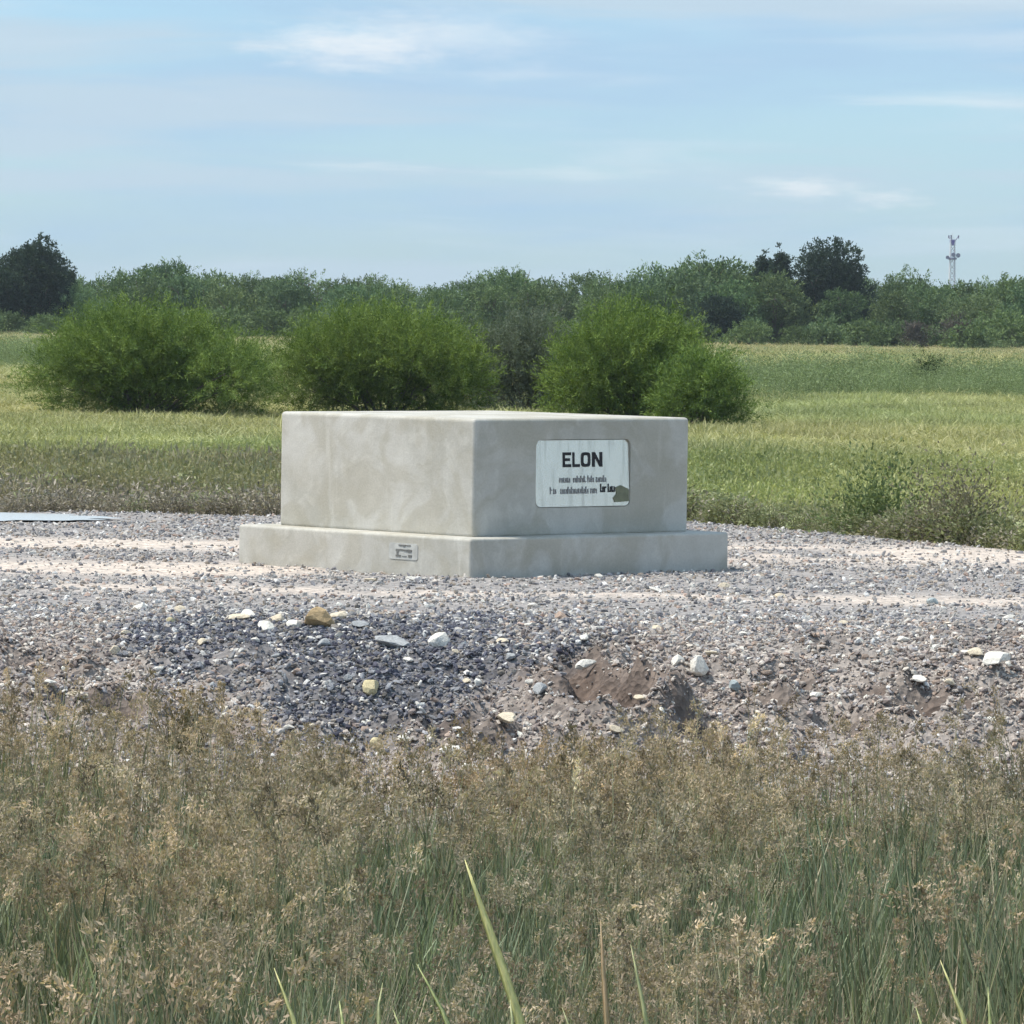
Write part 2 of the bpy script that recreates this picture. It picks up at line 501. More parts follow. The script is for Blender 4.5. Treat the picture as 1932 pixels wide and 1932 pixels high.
c0 = g.mix(g.ramp(n4, 0.58, 0.80, 0, 0.55), c0, (0.64, 0.625, 0.575))
c0 = g.mix(0.5, c0, g.mix(1.0, c0, g.mix(g.ramp(n3, 0.3, 0.7), (0.86, 0.86, 0.86), (1.1, 1.1, 1.1)), 'MULTIPLY'))
hh = g.math('ADD', g.math('MULTIPLY', n2, 1.0), g.math('MULTIPLY', n3, 0.25))
g.principled(c0, 0.85, g.bump(hh, 0.25, 0.02), 0.25)
M_CONC = m

ped = thing('concrete_pedestal', 'empty grey concrete block pedestal with a white ELON plaque on the gravel', 'pedestal', NEAR)
ped.rotation_euler = (0, 0, math.atan2(DR.y, DR.x))
# local frame: +x along the right face, +y along the left face (away), z up
def rounded_block(name, x0, x1, y0, y1, z0, z1, bev, parent, seed, hole=None):
    import bmesh
    bm = bmesh.new()
    bmesh.ops.create_cube(bm, size=1)
    for v in bm.verts:
        v.co.x = x0 if v.co.x < 0 else x1
        v.co.y = y0 if v.co.y < 0 else y1
        v.co.z = z0 if v.co.z < 0 else z1
    if hole:
        hx0, hx1, hz0, hz1, hr, dep = hole
        front = [f for f in bm.faces if f.normal.y < -0.9][0]
        cor = sorted(front.verts, key=lambda v: math.atan2(v.co.z - (z0 + z1) / 2, v.co.x - (x0 + x1) / 2))
        bm.faces.remove(front)
        ring = []
        for q, (cx, cz) in enumerate(((hx0 + hr, hz0 + hr), (hx1 - hr, hz0 + hr), (hx1 - hr, hz1 - hr), (hx0 + hr, hz1 - hr))):
            for k in range(6):
                a = math.pi + q * math.pi / 2 + k * math.pi / 10
                ring.append(bm.verts.new((cx + hr * math.cos(a), y0, cz + hr * math.sin(a))))
        back = [bm.verts.new((v.co.x, y0 + dep, v.co.z)) for v in ring]
        for q in range(4):
            a, b = cor[q], cor[(q + 1) % 4]
            for k in range(5):
                bm.faces.new((a, ring[q * 6 + k + 1], ring[q * 6 + k]))
            bm.faces.new((a, b, ring[((q + 1) * 6) % 24], ring[q * 6 + 5]))
        for k in range(24):
            bm.faces.new((ring[k], ring[(k + 1) % 24], back[(k + 1) % 24], back[k]))
        bm.faces.new(back)
    bmesh.ops.recalc_face_normals(bm, faces=bm.faces[:])
    ee = [e for e in bm.edges if all(abs(v.co.x - x0) + abs(v.co.x - x1) < (x1 - x0) + 1e-5 and
                                     (min(abs(v.co.x - x0), abs(v.co.x - x1)) < 1e-5 and min(abs(v.co.y - y0), abs(v.co.y - y1)) < 1e-5
                                      and min(abs(v.co.z - z0), abs(v.co.z - z1)) < 1e-5) for v in e.verts)]
    bmesh.ops.bevel(bm, geom=ee, offset=bev, segments=4, profile=0.5, affect='EDGES')
    me = bpy.data.meshes.new(name); bm.to_mesh(me); bm.free()
    return obj(name, me, M_CONC, parent)
PX0, PX1 = 0.281 * SIDE, 0.722 * SIDE
PZ0, PZ1 = 0.518, 1.045
rounded_block('upper_block', 0, SIDE, 0, SIDE, ZB - 0.01, ZT, 0.028, ped, 1, (PX0, PX1, PZ0, PZ1, 0.055, 0.036))
rounded_block('base_slab', -OV, SIDE + OV, -OV, SIDE + OV, -0.25, ZB, 0.022, ped, 2)

# plaque in the recess of the right face
m, t = new_mat('pale_enamel'); g = G(t)
tcn = g.n('ShaderNodeTexCoord').outputs['Object']
na = g.noise(g.mapping(tcn, (9, 1, 0.9)), 1.8, 4); nb = g.noise(tcn, 7, 4)
cc = g.mix(g.ramp(na, 0.46, 0.76, 0, 0.6), (0.90, 0.87, 0.80), (0.50, 0.49, 0.46))
cc = g.mix(g.ramp(nb, 0.5, 0.8, 0, 0.3), cc, (0.76, 0.77, 0.76))
g.principled(cc, 0.22, None, 0.5, 0.8)
M_PLATE = m
def plain(name, col, rough=0.6):
    m, t = new_mat(name); g = G(t)
    tcn = g.n('ShaderNodeTexCoord').outputs['Object']
    c_ = g.mix(g.ramp(g.noise(tcn, 12, 4), 0.35, 0.7), tuple(v * 0.85 for v in col), tuple(min(1, v * 1.12) for v in col))
    g.principled(c_, rough, None, 0.3)
    return m
M_INK = plain('black_letter', (0.018, 0.018, 0.022), 0.5)
M_GREYINK = plain('grey_print', (0.26, 0.26, 0.26), 0.6)
M_OLIVE = plain('olive_reflection', (0.20, 0.205, 0.135), 0.8)
M_PLATE2 = plain('pale_marker', (0.50, 0.50, 0.47), 0.7)
M_PRINT2 = plain('worn_print', (0.17, 0.17, 0.16), 0.7)
def rrect(x0, x1, z0, z1, r):
    o = []
    for cx, cz, a0 in ((x0 + r, z0 + r, math.pi), (x1 - r, z0 + r, 1.5 * math.pi), (x1 - r, z1 - r, 0), (x0 + r, z1 - r, 0.5 * math.pi)):
        for k in range(6):
            a = a0 + k * math.pi / 10
            o.append((cx + r * math.cos(a), cz + r * math.sin(a)))
    return o
def plate(mb, outline, y_front, y_back):
    n = len(outline)                     # the plate leans back a little in its recess
    v = [(x, y_front - 0.010 + 0.036 * (z - PZ0), z) for x, z in outline] + [(x, y_back - 0.010 + 0.036 * (z - PZ0), z) for x, z in outline]
    mb.add(v, [tuple(range(n)), tuple(range(2 * n - 1, n - 1, -1))] + [(k, n + k, n + (k + 1) % n, (k + 1) % n) for k in range(n)])
mb = MB(); plate(mb, rrect(PX0 + 0.006, PX1 - 0.006, PZ0 + 0.006, PZ1 - 0.006, 0.05), 0.012, 0.0235)
plaque = mb.build('plaque', M_PLATE, ped)
plaque['label'] = 'pale rounded plaque lettered ELON set into the shaded face'
PW = PX1 - PX0; PH = PZ1 - PZ0
def pl(u, v):       # fraction of the plaque from its left and top edge
    return PX0 + u * PW, PZ1 - v * PH
# big letters: strokes in a unit box
def stroke_mesh(polys, x0, z0, w, h, yf):
    mb = MB()
    for p in polys:
        plate(mb, [(x0 + a * w, z0 + b * h) for a, b in p], yf, yf + 0.006)
    return mb
def ringpoly(n=20, wx=0.5, wz=0.5, tx=0.24, tz=0.21):
    out = []
    def se(k):
        a = TAU * k / n
        ca, sa = math.cos(a), math.sin(a)
        p = 0.55
        return math.copysign(abs(ca) ** p, ca), math.copysign(abs(sa) ** p, sa)
    for k in range(n):
        a0 = se(k); a1 = se(k + 1)
        o0 = (0.5 + wx * a0[0], 0.5 + wz * a0[1]); o1 = (0.5 + wx * a1[0], 0.5 + wz * a1[1])
        i0 = (0.5 + (wx - tx) * a0[0], 0.5 + (wz - tz) * a0[1]); i1 = (0.5 + (wx - tx) * a1[0], 0.5 + (wz - tz) * a1[1])
        out.append([o0, o1, i1, i0])
    return out
T = 0.25
E_ = [[(0, 0), (T, 0), (T, 1), (0, 1)], [(T, 0), (1, 0), (1, .2), (T, .2)], [(T, .41), (.86, .41), (.86, .6), (T, .6)], [(T, .8), (1, .8), (1, 1), (T, 1)]]
L_ = [[(0, 0), (T, 0), (T, 1), (0, 1)], [(T, 0), (1, 0), (1, .2), (T, .2)]]
N_ = [[(0, 0), (T, 0), (T, 1), (0, 1)], [(1 - T, 0), (1, 0), (1, 1), (1 - T, 1)], [(T, 1), (T, .66), (1 - T, 0), (1 - T, .34)]]
for polys, u0, u1 in ((E_, 0.292, 0.378), (L_, 0.395, 0.470), (ringpoly(), 0.484, 0.582), (N_, 0.602, 0.708)):
    x0, z0 = pl(u0, 0.408); x1, z1 = pl(u1, 0.190)
    stroke_mesh(polys, x0, z0, x1 - x0, z1 - z0, 0.0072).build('letter', M_INK, plaque)
# two lines of small print, too worn to read: letter-like strokes
rng = random.Random(4)
def small_line(words, v0, v1, name, mat, dark=False):
    for u0, u1 in words:
        mb = MB()
        n = max(2, int(round((u1 - u0) / 0.038)))
        for k in range(n):
            a = u0 + (u1 - u0) * k / n; b = a + (u1 - u0) / n * 0.8
            xa, zb = pl(a, v1); xb, zt = pl(b, v0)
            hgt_ = zt - zb
            top = zb + hgt_ * rng.choice((0.68, 0.72, 1.0, 0.75))
            th = (xb - xa) * 0.30
            plate(mb, [(xa, zb), (xa + th, zb), (xa + th, top), (xa, top)], 0.0075, 0.0115)
            if rng.random() < 0.8:
                plate(mb, [(xb - th, zb), (xb, zb), (xb, zb + hgt_ * 0.68), (xb - th, zb + hgt_ * 0.68)], 0.0075, 0.0115)
            zz = zb if rng.random() < 0.5 else zb + hgt_ * 0.48
            plate(mb, [(xa + th, zz), (xb - th, zz), (xb - th, zz + hgt_ * 0.2), (xa + th, zz + hgt_ * 0.2)], 0.0075, 0.0115)
        tag(mb.build(name, mat, plaque), kind='stuff')
small_line(((0.255, 0.375), (0.40, 0.625), (0.64, 0.755)), 0.535, 0.635, 'printed_word', M_GREYINK)
small_line(((0.155, 0.225), (0.265, 0.565), (0.580, 0.655)), 0.695, 0.800, 'printed_word', M_GREYINK)
small_line(((0.685, 0.845),), 0.660, 0.785, 'printed_word', M_INK)
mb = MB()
plate(mb, [pl(*p) for p in ((0.835, 0.935), (0.985, 0.925), (0.985, 0.745), (0.90, 0.685), (0.845, 0.715), (0.855, 0.81), (0.82, 0.87))], 0.0055, 0.0115)  # flat olive shape stands in for a tree reflected in the plaque
o = mb.build('painted_reflection', M_OLIVE, plaque)
o['label'] = 'dark olive painted reflection at the lower right corner of the plaque'
# small marker plate on the lit face of the base
sx = -OV - 0.004
y0m, y1m = -OV + 0.218 * (SIDE + 2 * OV), -OV + 0.338 * (SIDE + 2 * OV)
z0m, z1m = 0.118, 0.243
mb = MB()
out = rrect(y0m, y1m, z0m, z1m, 0.022)
nn = len(out)
mb.add([(sx, y, z) for y, z in out] + [(sx + 0.008, y, z) for y, z in out],
       [tuple(range(nn - 1, -1, -1)), tuple(range(nn, 2 * nn))] + [(k, (k + 1) % nn, n_k, nn + k) for k, n_k in ((k, nn + (k + 1) % nn) for k in range(nn))])
marker = mb.build('marker_plate', M_PLATE2, ped)
mb = MB()
def mstroke(u0, u1, v0, v1):
    # u runs to the right as seen, i.e. towards the near corner
    a = y1m - u1 * (y1m - y0m); b = y1m - u0 * (y1m - y0m)
    mb.box(sx - 0.0035, sx - 0.0005, a, b, z1m - v1 * (z1m - z0m), z1m - v0 * (z1m - z0m))
for u0, u1, v0, v1 in ((0.34, 0.46, .10, .17), (0.48, 0.58, .10, .22), (0.60, 0.76, .10, .16), (0.24, 0.36, .37, .52), (0.37, 0.5, .37, .46), (0.52, 0.64, .38, .5),
                       (0.65, 0.80, .37, .54), (0.27, 0.33, .53, .72), (0.24, 0.42, .73, .84), (0.68, 0.8, .70, .84), (0.46, 0.62, .78, .82)):
    mstroke(u0, u1, v0, v1)
mb.build('worn_lettering', M_PRINT2, marker)

# ------------------------------------------------------------------ scattering (stuff)
def ribbon_set(rng, n, base, height, width, lean, col_lo, col_hi, seg=3, spread=0.2, curve=0.5):
    """n upright tapering blades -> V, F, C"""
    V = []; F = []; C = []
    for _ in range(n):
        a = rng.uniform(0, TAU); r_ = spread * math.sqrt(rng.random())
        bx, by = base[0] + r_ * math.cos(a), base[1] + r_ * math.sin(a)
        h = height * rng.uniform(0.55, 1.1); w = width * rng.uniform(0.7, 1.3)
        la = rng.uniform(0, TAU); ln = lean * rng.uniform(0.2, 1.3)
        fa = rng.uniform(0, TAU)
        wx, wy = math.cos(fa), math.sin(fa)
        k = rng.random()
        col = [col_lo[j] * (1 - k) + col_hi[j] * k for j in range(3)]
        b = len(V)
        for s in range(seg + 1):
            t_ = s / seg
            off = h * ln * (t_ * (1 - curve) + t_ * t_ * curve)
            z = h * t_ * (1 - 0.25 * ln * t_)
            ww = w * (1 - 0.85 * t_ ** 1.5) * 0.5
            x, y = bx + off * math.cos(la), by + off * math.sin(la)
            V += [(x - wx * ww, y - wy * ww, z), (x + wx * ww, y + wy * ww, z)]
            C += [col, col]
        for s in range(seg):
            F.append((b + 2 * s, b + 2 * s + 1, b + 2 * s + 3, b + 2 * s + 2))
    return V, F, C
def diamonds(rng, pts, dirs, length, width, cols, flat=0.0):
    """small leaf-shaped quads (lists)"""
    P = np.asarray(pts, float); D = np.asarray(dirs, float)
    n = len(P)
    D = D / (np.linalg.norm(D, axis=1, keepdims=True) + 1e-9)
    rv = rng.normal(size=(n, 3)) + np.array([0, 0, flat])
    W = np.cross(D, rv); W /= (np.linalg.norm(W, axis=1, keepdims=True) + 1e-9)
    ln = (length * rng.uniform(0.6, 1.35, n))[:, None]; wd = (width * rng.uniform(0.6, 1.35, n))[:, None]
    V = np.stack([P, P + D * ln * 0.45 + W * wd * 0.5, P + D * ln, P + D * ln * 0.45 - W * wd * 0.5], 1).reshape(-1, 3)
    F = np.arange(4 * n).reshape(n, 4)
    C = np.repeat(np.asarray(cols, float), 4, 0)
    return V, F, C
def join(parts):
    V = []; F = []; C = []; b = 0
    for v, f, c_ in parts:
        if len(v) == 0: continue
        V.append(np.asarray(v, float)); F.append(np.asarray(f, int) + b); C.append(np.asarray(c_, float)); b += len(v)
    return np.concatenate(V), np.concatenate(F), np.concatenate(C)
def proto(name, V, F, C, mat, smooth=False):
    me = quads_mesh(name, V, F, C, smooth)
    me.materials.append(mat)
    return bpy.data.objects.new(name, me)          # a source shape only, not linked to the scene
def scatter(name, protos, P, rot, scl, tint_, idx):
    me = bpy.data.meshes.new(name)
    n = len(P)
    me.vertices.add(n); me.vertices.foreach_set('co', np.asarray(P, np.float32).ravel())
    a = me.attributes.new('rot', 'FLOAT_VECTOR', 'POINT'); a.data.foreach_set('vector', np.asarray(rot, np.float32).ravel())
    a = me.attributes.new('scl', 'FLOAT_VECTOR', 'POINT'); a.data.foreach_set('vector', np.asarray(scl, np.float32).ravel())
    a = me.attributes.new('pick', 'INT', 'POINT'); a.data.foreach_set('value', np.asarray(idx, np.int32))
    a = me.attributes.new('tint', 'FLOAT_COLOR', 'POINT')
    c4 = np.ones((n, 4), np.float32); c4[:, :3] = tint_
    a.data.foreach_set('color', c4.ravel())
    o = bpy.data.objects.new(name, me); COL.objects.link(o)
    ng = bpy.data.node_groups.new(name + '_scatter', 'GeometryNodeTree')
    ng.interface.new_socket('Geometry', in_out='INPUT', socket_type='NodeSocketGeometry')
    ng.interface.new_socket('Geometry', in_out='OUTPUT', socket_type='NodeSocketGeometry')
    gi = ng.nodes.new('NodeGroupInput'); go = ng.nodes.new('NodeGroupOutput')
    jn = ng.nodes.new('GeometryNodeJoinGeometry')
    for p in reversed(protos):          # the join lists its last link first
        oi = ng.nodes.new('GeometryNodeObjectInfo'); oi.inputs['Object'].default_value = p; oi.inputs['As Instance'].default_value = True
        ng.links.new(oi.outputs['Geometry'], jn.inputs[0])
    iop = ng.nodes.new('GeometryNodeInstanceOnPoints'); iop.inputs['Pick Instance'].default_value = True
    def na(nm, dt):
        x = ng.nodes.new('GeometryNodeInputNamedAttribute'); x.data_type = dt; x.inputs['Name'].default_value = nm
        return x.outputs['Attribute']
    ng.links.new(gi.outputs[0], iop.inputs['Points']); ng.links.new(jn.outputs[0], iop.inputs['Instance'])
    ng.links.new(na('pick', 'INT'), iop.inputs['Instance Index'])
    e2r = ng.nodes.new('FunctionNodeEulerToRotation')
    ng.links.new(na('rot', 'FLOAT_VECTOR'), e2r.inputs[0]); ng.links.new(e2r.outputs[0], iop.inputs['Rotation'])
    ng.links.new(na('scl', 'FLOAT_VECTOR'), iop.inputs['Scale'])
    ng.links.new(iop.outputs[0], go.inputs[0])
    md = o.modifiers.new('scatter', 'NODES'); md.node_group = ng
    return o
def in_view(x, y, margin):
    return np.abs(x) < 0.0975 * y + margin

# --- gravel
def stone_shape(seed, flat=0.7, sub=1):
    import bmesh
    r_ = random.Random(seed)
    bm = bmesh.new()
    bmesh.ops.create_icosphere(bm, subdivisions=sub, radius=1)
    cuts = [(Vector((r_.gauss(0, 1), r_.gauss(0, 1), r_.gauss(0, 1))).normalized(), r_.uniform(0.36, 0.80)) for _ in range(8)]
    for v in bm.verts:
        for nrm, dd in cuts:                       # chip flat facets
            e = v.co.dot(nrm) - dd
            if e > 0: v.co -= nrm * e
        v.co.x *= 1.15; v.co.y *= 0.9; v.co.z *= flat
    V = np.array([v.co[:] for v in bm.verts]); F = np.array([[v.index for v in f.verts] for f in bm.faces])
    bm.free()
    return V, F
nr = np.random.default_rng(7)
st = []
for k in range(7):
    V, F = stone_shape(k, 0.5 + 0.07 * k, 1)
    st.append(proto('pebble', V, F, np.ones((len(V), 3)), M_STONE))
def gravel_points(n, x0, x1, y0, y1):
    return nr.uniform(x0, x1, n), nr.uniform(y0, y1, n)
xs1, ys1 = gravel_points(300000, -6.5, 6.5, 29.0, 36.3)
xs2, ys2 = gravel_points(130000, -8.5, 8.5, 36.3, 53.0)
gx = np.concatenate([xs1, xs2]); gy = np.concatenate([ys1, ys2])
pale, dark, dirt = pad_masks(gx, gy)
clump = fbm(gx * 2.3, gy * 2.3, 81, 3)
prob = (1 - 0.86 * pale) * np.where(gy < 36.3, 0.50 + 1.0 * sstep(0.33, 0.60, clump), 0.35 + 0.9 * sstep(0.4, 0.6, clump))
keep = (nr.random(len(gx)) < prob) & (gy < back_y(gx) + 0.7) & in_view(gx, gy, 1.6)
# none under the pedestal
lx = (gx - NEAR.x) * DR.x + (gy - NEAR.y) * DR.y; ly = (gx - NEAR.x) * DL.x + (gy - NEAR.y) * DL.y
keep &= ~((lx > -OV + 0.0) & (lx < SIDE + OV) & (ly > -OV) & (ly < SIDE + OV))
keep &= ~(((gx + 5.75) / 2.1) ** 2 + ((gy - 50.75) / 1.15) ** 2 < 0.62 + 0.5 * vnoise(gx * 3, gy * 3, 3))
# none in the hollows
for hx, hy, hr, hd in HOLLOWS:
    keep &= ~((((gx - hx) ** 2 + (gy - hy) ** 2) < (hr * (1.1 if hd > 0.15 else 0.75)) ** 2) & (nr.random(len(gx)) < 0.92))
gx, gy = gx[keep], gy[keep]; pale, dark, dirt = pale[keep], dark[keep], dirt[keep]
n = len(gx)
size = 0.0105 * np.exp(nr.normal(0, 0.50, n)) * np.where(nr.random(n) < 0.07, 2.0, 1.0) * np.where(dark > 0.5, 1.12, 1.0)
pal = np.array([[0.34, 0.335, 0.335], [0.24, 0.24, 0.26], [0.44, 0.42, 0.40], [0.33, 0.285, 0.245], [0.19, 0.19, 0.21], [0.72, 0.70, 0.66], [0.40, 0.31, 0.27]])
pd = np.array([[0.15, 0.155, 0.185], [0.095, 0.10, 0.13], [0.24, 0.25, 0.275], [0.20, 0.185, 0.17], [0.085, 0.085, 0.115], [0.58, 0.57, 0.55], [0.27, 0.25, 0.24]])
pb = np.array([[0.40, 0.365, 0.34], [0.25, 0.215, 0.205], [0.48, 0.435, 0.40], [0.36, 0.285, 0.24], [0.22, 0.19, 0.185], [0.68, 0.63, 0.57], [0.33, 0.325, 0.345]])
pick = nr.choice(7, n, p=[.22, .19, .19, .13, .10, .10, .07])
cols = pal[pick]
isd = nr.random(n) < dark; cols[isd] = pd[pick[isd]]
isb = (~isd) & (nr.random(n) < dirt); cols[isb] = pb[pick[isb]]
cols = np.minimum(cols * 1.18 * np.exp(nr.normal(0, 0.16, n))[:, None], 0.8)
size = np.clip(size, 0.005, 0.032)
gz = land(gx, gy) + size * 0.22
P = np.stack([gx, gy, gz], 1)
rot = np.stack([nr.normal(0, 0.5, n), nr.normal(0, 0.5, n), nr.uniform(0, TAU, n)], 1)
sc = np.stack([size * nr.uniform(0.8, 1.3, n), size * nr.uniform(0.8, 1.2, n), size * nr.uniform(0.7, 1.1, n)], 1)
gravel = scatter('gravel', st, P, rot, sc, cols, nr.integers(0, 7, n))
tag(gravel, 'loose grey and brown crushed stone covering the pad and its bank', 'gravel', kind='stuff')

# --- single pale rocks lying on the pad and bank
rockmesh = []
for k in range(6):
    V, F = stone_shape(100 + k, 0.72, 2)
    me = quads_mesh('rock', V, F, None, False); me.materials.append(M_ROCK)
    rockmesh.append(me)
WHITE = (0.78, 0.76, 0.71); CREAM = (0.70, 0.62, 0.49); YELL = (0.68, 0.60, 0.38); TAN = (0.52, 0.39, 0.23); GREY = (0.42, 0.44, 0.46); PINK = (0.50, 0.38, 0.31); BLUE = (0.40, 0.46, 0.48)
ROCKS = [  # picture column and row of its foot, width, flatness, colour
    (265, 1153, 19, .75, WHITE), (343, 1157, 20, .8, CREAM), (321, 1178, 11, 1.1, YELL), (448, 1172, 26, .55, CREAM), (468, 1166, 22, .6, WHITE), (502, 1190, 22, .9, WHITE), (523, 1175, 20, .7, CREAM),
    (559, 1187, 22, .8, WHITE), (602, 1188, 40, .9, TAN), (634, 1168, 32, .55, CREAM), (676, 1187, 22, .6, GREY), (740, 1227, 40, .55, GREY), (829, 1222, 26, .95, WHITE), (703, 1318, 24, 1.2, YELL),
    (612, 1224, 17, .8, GREY), (640, 1206, 14, .9, WHITE), (947, 1214, 17, .5, CREAM), (860, 1236, 10, 1.0, CREAM), (1318, 1282, 26, 1.2, WHITE), (1105, 1286, 24, .8, WHITE), (1020, 1320, 20, .9, GREY),
    (958, 1391, 34, .45, CREAM), (853, 1452, 26, .5, WHITE), (888, 1461, 20, .5, WHITE), (762, 1423, 20, .5, WHITE), (710, 1416, 20, 1.1, YELL), (812, 1418, 11, .9, WHITE), (1172, 1457, 42, .42, PINK),
    (1160, 1392, 19, .6, CREAM), (709, 1552, 11, 1.7, WHITE), (733, 1552, 18, 1.1, GREY), (1842, 1247, 22, .5, CREAM), (1878, 1270, 42, .5, WHITE), (1828, 1238, 18, .5, WHITE), (1386, 1312, 22, .9, BLUE),
    (1240, 1190, 14, .8, CREAM), (1057, 1168, 14, 1.0, PINK), (1448, 1392, 13, .8, WHITE), (1280, 1255, 18, 1.1, WHITE), (398, 1302, 12, 1.2, GREY), (150, 1318, 26, .5, CREAM), (90, 1310, 20, .6, WHITE),
    (216, 1240, 14, 1.0, CREAM), (1650, 1262, 12, .7, WHITE), (1735, 1330, 22, .5, WHITE), (1570, 1270, 16, .6, GREY), (1590, 1180, 12, .7, CREAM), (1905, 1170, 15, .8, WHITE), (1760, 1140, 16, .8, BLUE),
    (520, 1246, 12, .9, GREY), (560, 1280, 12, .9, PINK), (585, 1390, 14, .8, CREAM), (545, 1388, 16, .6, WHITE), (468, 1440, 14, .9, GREY), (1000, 1300, 10, .9, WHITE), (1340, 1240, 18, .6, CREAM),
    (1005, 1145, 12, .6, WHITE), (700, 1098, 16, .5, CREAM), (775, 1096, 16, .5, WHITE), (1240, 1118, 20, .5, WHITE), (1365, 1108, 18, .5, CREAM), (1130, 1090, 13, .7, WHITE), (1470, 1128, 14, .6, CREAM),
    (1000, 1182, 13, .7, WHITE), (880, 1292, 13, .8, CREAM), (770, 1255, 12, .8, WHITE), (655, 1292, 13, .8, GREY), (482, 1218, 12, .9, WHITE), (382, 1222, 13, .7, CREAM), (1100, 1212, 15, .6, WHITE),
    (1205, 1332, 15, .7, CREAM), (1505, 1242, 15, .6, PINK), (1702, 1212, 14, .7, WHITE), (1542, 1332, 16, .6, WHITE), (1792, 1302, 15, .7, CREAM), (300, 1272, 14, .8, WHITE), (238, 1202, 15, .7, CREAM), (1402, 1202, 13, .8, WHITE), (962, 1252, 12, .9, GREY)]
ROCK_NAMES = {WHITE: 'white', CREAM: 'cream', YELL: 'yellow', TAN: 'tan', GREY: 'pale grey', PINK: 'pinkish', BLUE: 'bluish'}
for k, (px, py, w, fl, colr) in enumerate(ROCKS):
    x, y, z = ground_at(px, py)
    s = 0.5 * w * y / FPX * 1.95
    o = bpy.data.objects.new('rock', rockmesh[k % 6]); COL.objects.link(o)
    o.scale = (s, s * 0.9, s * fl)
    zz = float(np.max(land(np.array([x, x + s * .5, x - s * .5]), np.array([y + s * .5] * 3))))
    o.location = (x, y + s * 0.5, zz + s * fl * 0.36)
    rr = random.Random(k)
    o.rotation_euler = (rr.uniform(-.25, .25), rr.uniform(-.25, .25), rr.uniform(0, TAU))
    o.color = (*colr, 1)
    cn = ROCK_NAMES[colr]
    if colr == TAN:
        lab, grp = 'tan boxy rock, darkest and biggest in the row of pale rocks', None
    elif w >= 36 and colr == WHITE:
        lab, grp = 'large bright white wedge of rock beside a brown hollow', None
    elif w >= 36 and colr == GREY:
        lab, grp = 'broad flat pale grey rock on the dark gravel', None
    elif colr == PINK and w > 36:
        lab, grp = 'long flat pinkish rock among the seed heads at the foot of the bank', None
    elif py > 1500:
        lab, grp = f'{cn} stone standing among the brown seed heads', None
    else:
        where = 'level gravel near the pedestal' if y > crest_y(x) else ('gravel bank' if py < 1380 else 'lower edge of the gravel bank')
        shp = 'flat ' if fl <= 0.6 else ''
        lab = f'small {shp}{cn} rock lying on the {where}'; grp = f'{shp}{cn} rocks on the {where}'
    tag(o, lab, 'rock', grp)

# ------------------------------------------------------------------ sedge and seed heads in the ditch (foreground)
GREEN_A = (0.14, 0.165, 0.11); GREEN_B = (0.35, 0.375, 0.255)
TAN_A = (0.265, 0.207, 0.155); TAN_B = (0.57, 0.465, 0.365)
def sedge_leaves(seed, blades, h):
    r_ = random.Random(seed)
    return join([ribbon_set(r_, blades, (0, 0), h, 0.013, 0.30, GREEN_A, GREEN_B, 3, 0.14),
                 ribbon_set(r_, 3, (0, 0), h * 1.08, 0.007, 0.3, TAN_A, TAN_B, 3, 0.14)])
def sedge_clump(seed, heads, h):
    r_ = random.Random(seed); q = np.random.default_rng(seed)
    parts = []
    for _ in range(heads):
        a = r_.uniform(0, TAU); rr = 0.16 * math.sqrt(r_.random())
        bx, by = rr * math.cos(a), rr * math.sin(a)
        hh = h * r_.uniform(0.72, 1.08); la = r_.uniform(0, TAU); ln = r_.uniform(0.03, 0.22)
        fa = r_.uniform(0, TAU); w = 0.0055
        V = []; C = []
        kc = r_.random(); gc = [GREEN_A[j] * (1 - kc) + GREEN_B[j] * kc for j in range(3)]
        for s in range(4):
            t_ = s / 3
            x = bx + hh * ln * t_ * t_ * math.cos(la); y = by + hh * ln * t_ * t_ * math.sin(la); z = hh * t_
            ww = w * (1 - 0.5 * t_) / 2
            V += [(x - ww * math.cos(fa), y - ww * math.sin(fa), z), (x + ww * math.cos(fa), y + ww * math.sin(fa), z)]
            cc = [gc[j] * (1 - t_ * .5) + TAN_B[j] * 0.5 * t_ for j in range(3)]; C += [cc, cc]
        parts.append((V, [(2 * s, 2 * s + 1, 2 * s + 3, 2 * s + 2) for s in range(3)], C))
        # a nodding plume, thick with fine spikelets
        top = np.array([bx + hh * ln * math.cos(la), by + hh * ln * math.sin(la), hh])
        Lh = r_.uniform(0.07, 0.15); m_ = int(640 * Lh) + r_.randint(4, 16)
        nd = np.array([math.cos(la), math.sin(la), 0]); lean = r_.uniform(0.15, 0.95)
        tt = q.random(m_)
        axis_ = nd * (lean * Lh * tt ** 1.4)[:, None] + np.array([0, 0, 1.0]) * (Lh * (tt - 0.75 * lean * tt * tt))[:, None]
        rad = r_.uniform(0.013, 0.021) * np.sin(np.pi * np.clip(tt * 0.85 + 0.12, 0, 1))
        pts = top - np.array([0, 0, 0.03]) + axis_ + q.normal(0, 1, (m_, 3)) * rad[:, None]
        dirs = nd * (lean * tt)[:, None] + np.array([0, 0, 1]) * (1 - 1.3 * lean * tt)[:, None] + q.normal(0, 0.45, (m_, 3))
        kk = np.clip(r_.random() * 0.6 + 0.4 * q.random((m_, 1)), 0, 1)
        parts.append(diamonds(q, pts, dirs, 0.018, 0.0062, np.array(TAN_A) * (1 - kk) + np.array(TAN_B) * kk))
    return join(parts)
sedge = [proto('seeding_sedge', *sedge_clump(200 + k, 4, 0.74), M_BLADE) for k in range(8)]
sedge += [proto('green_sedge', *sedge_leaves(300 + k, 14, 0.62), M_BLADE) for k in range(5)]
n = 15000
sx_ = nr.uniform(-7, 7, n); sy_ = nr.uniform(13.8, 31.6, n)
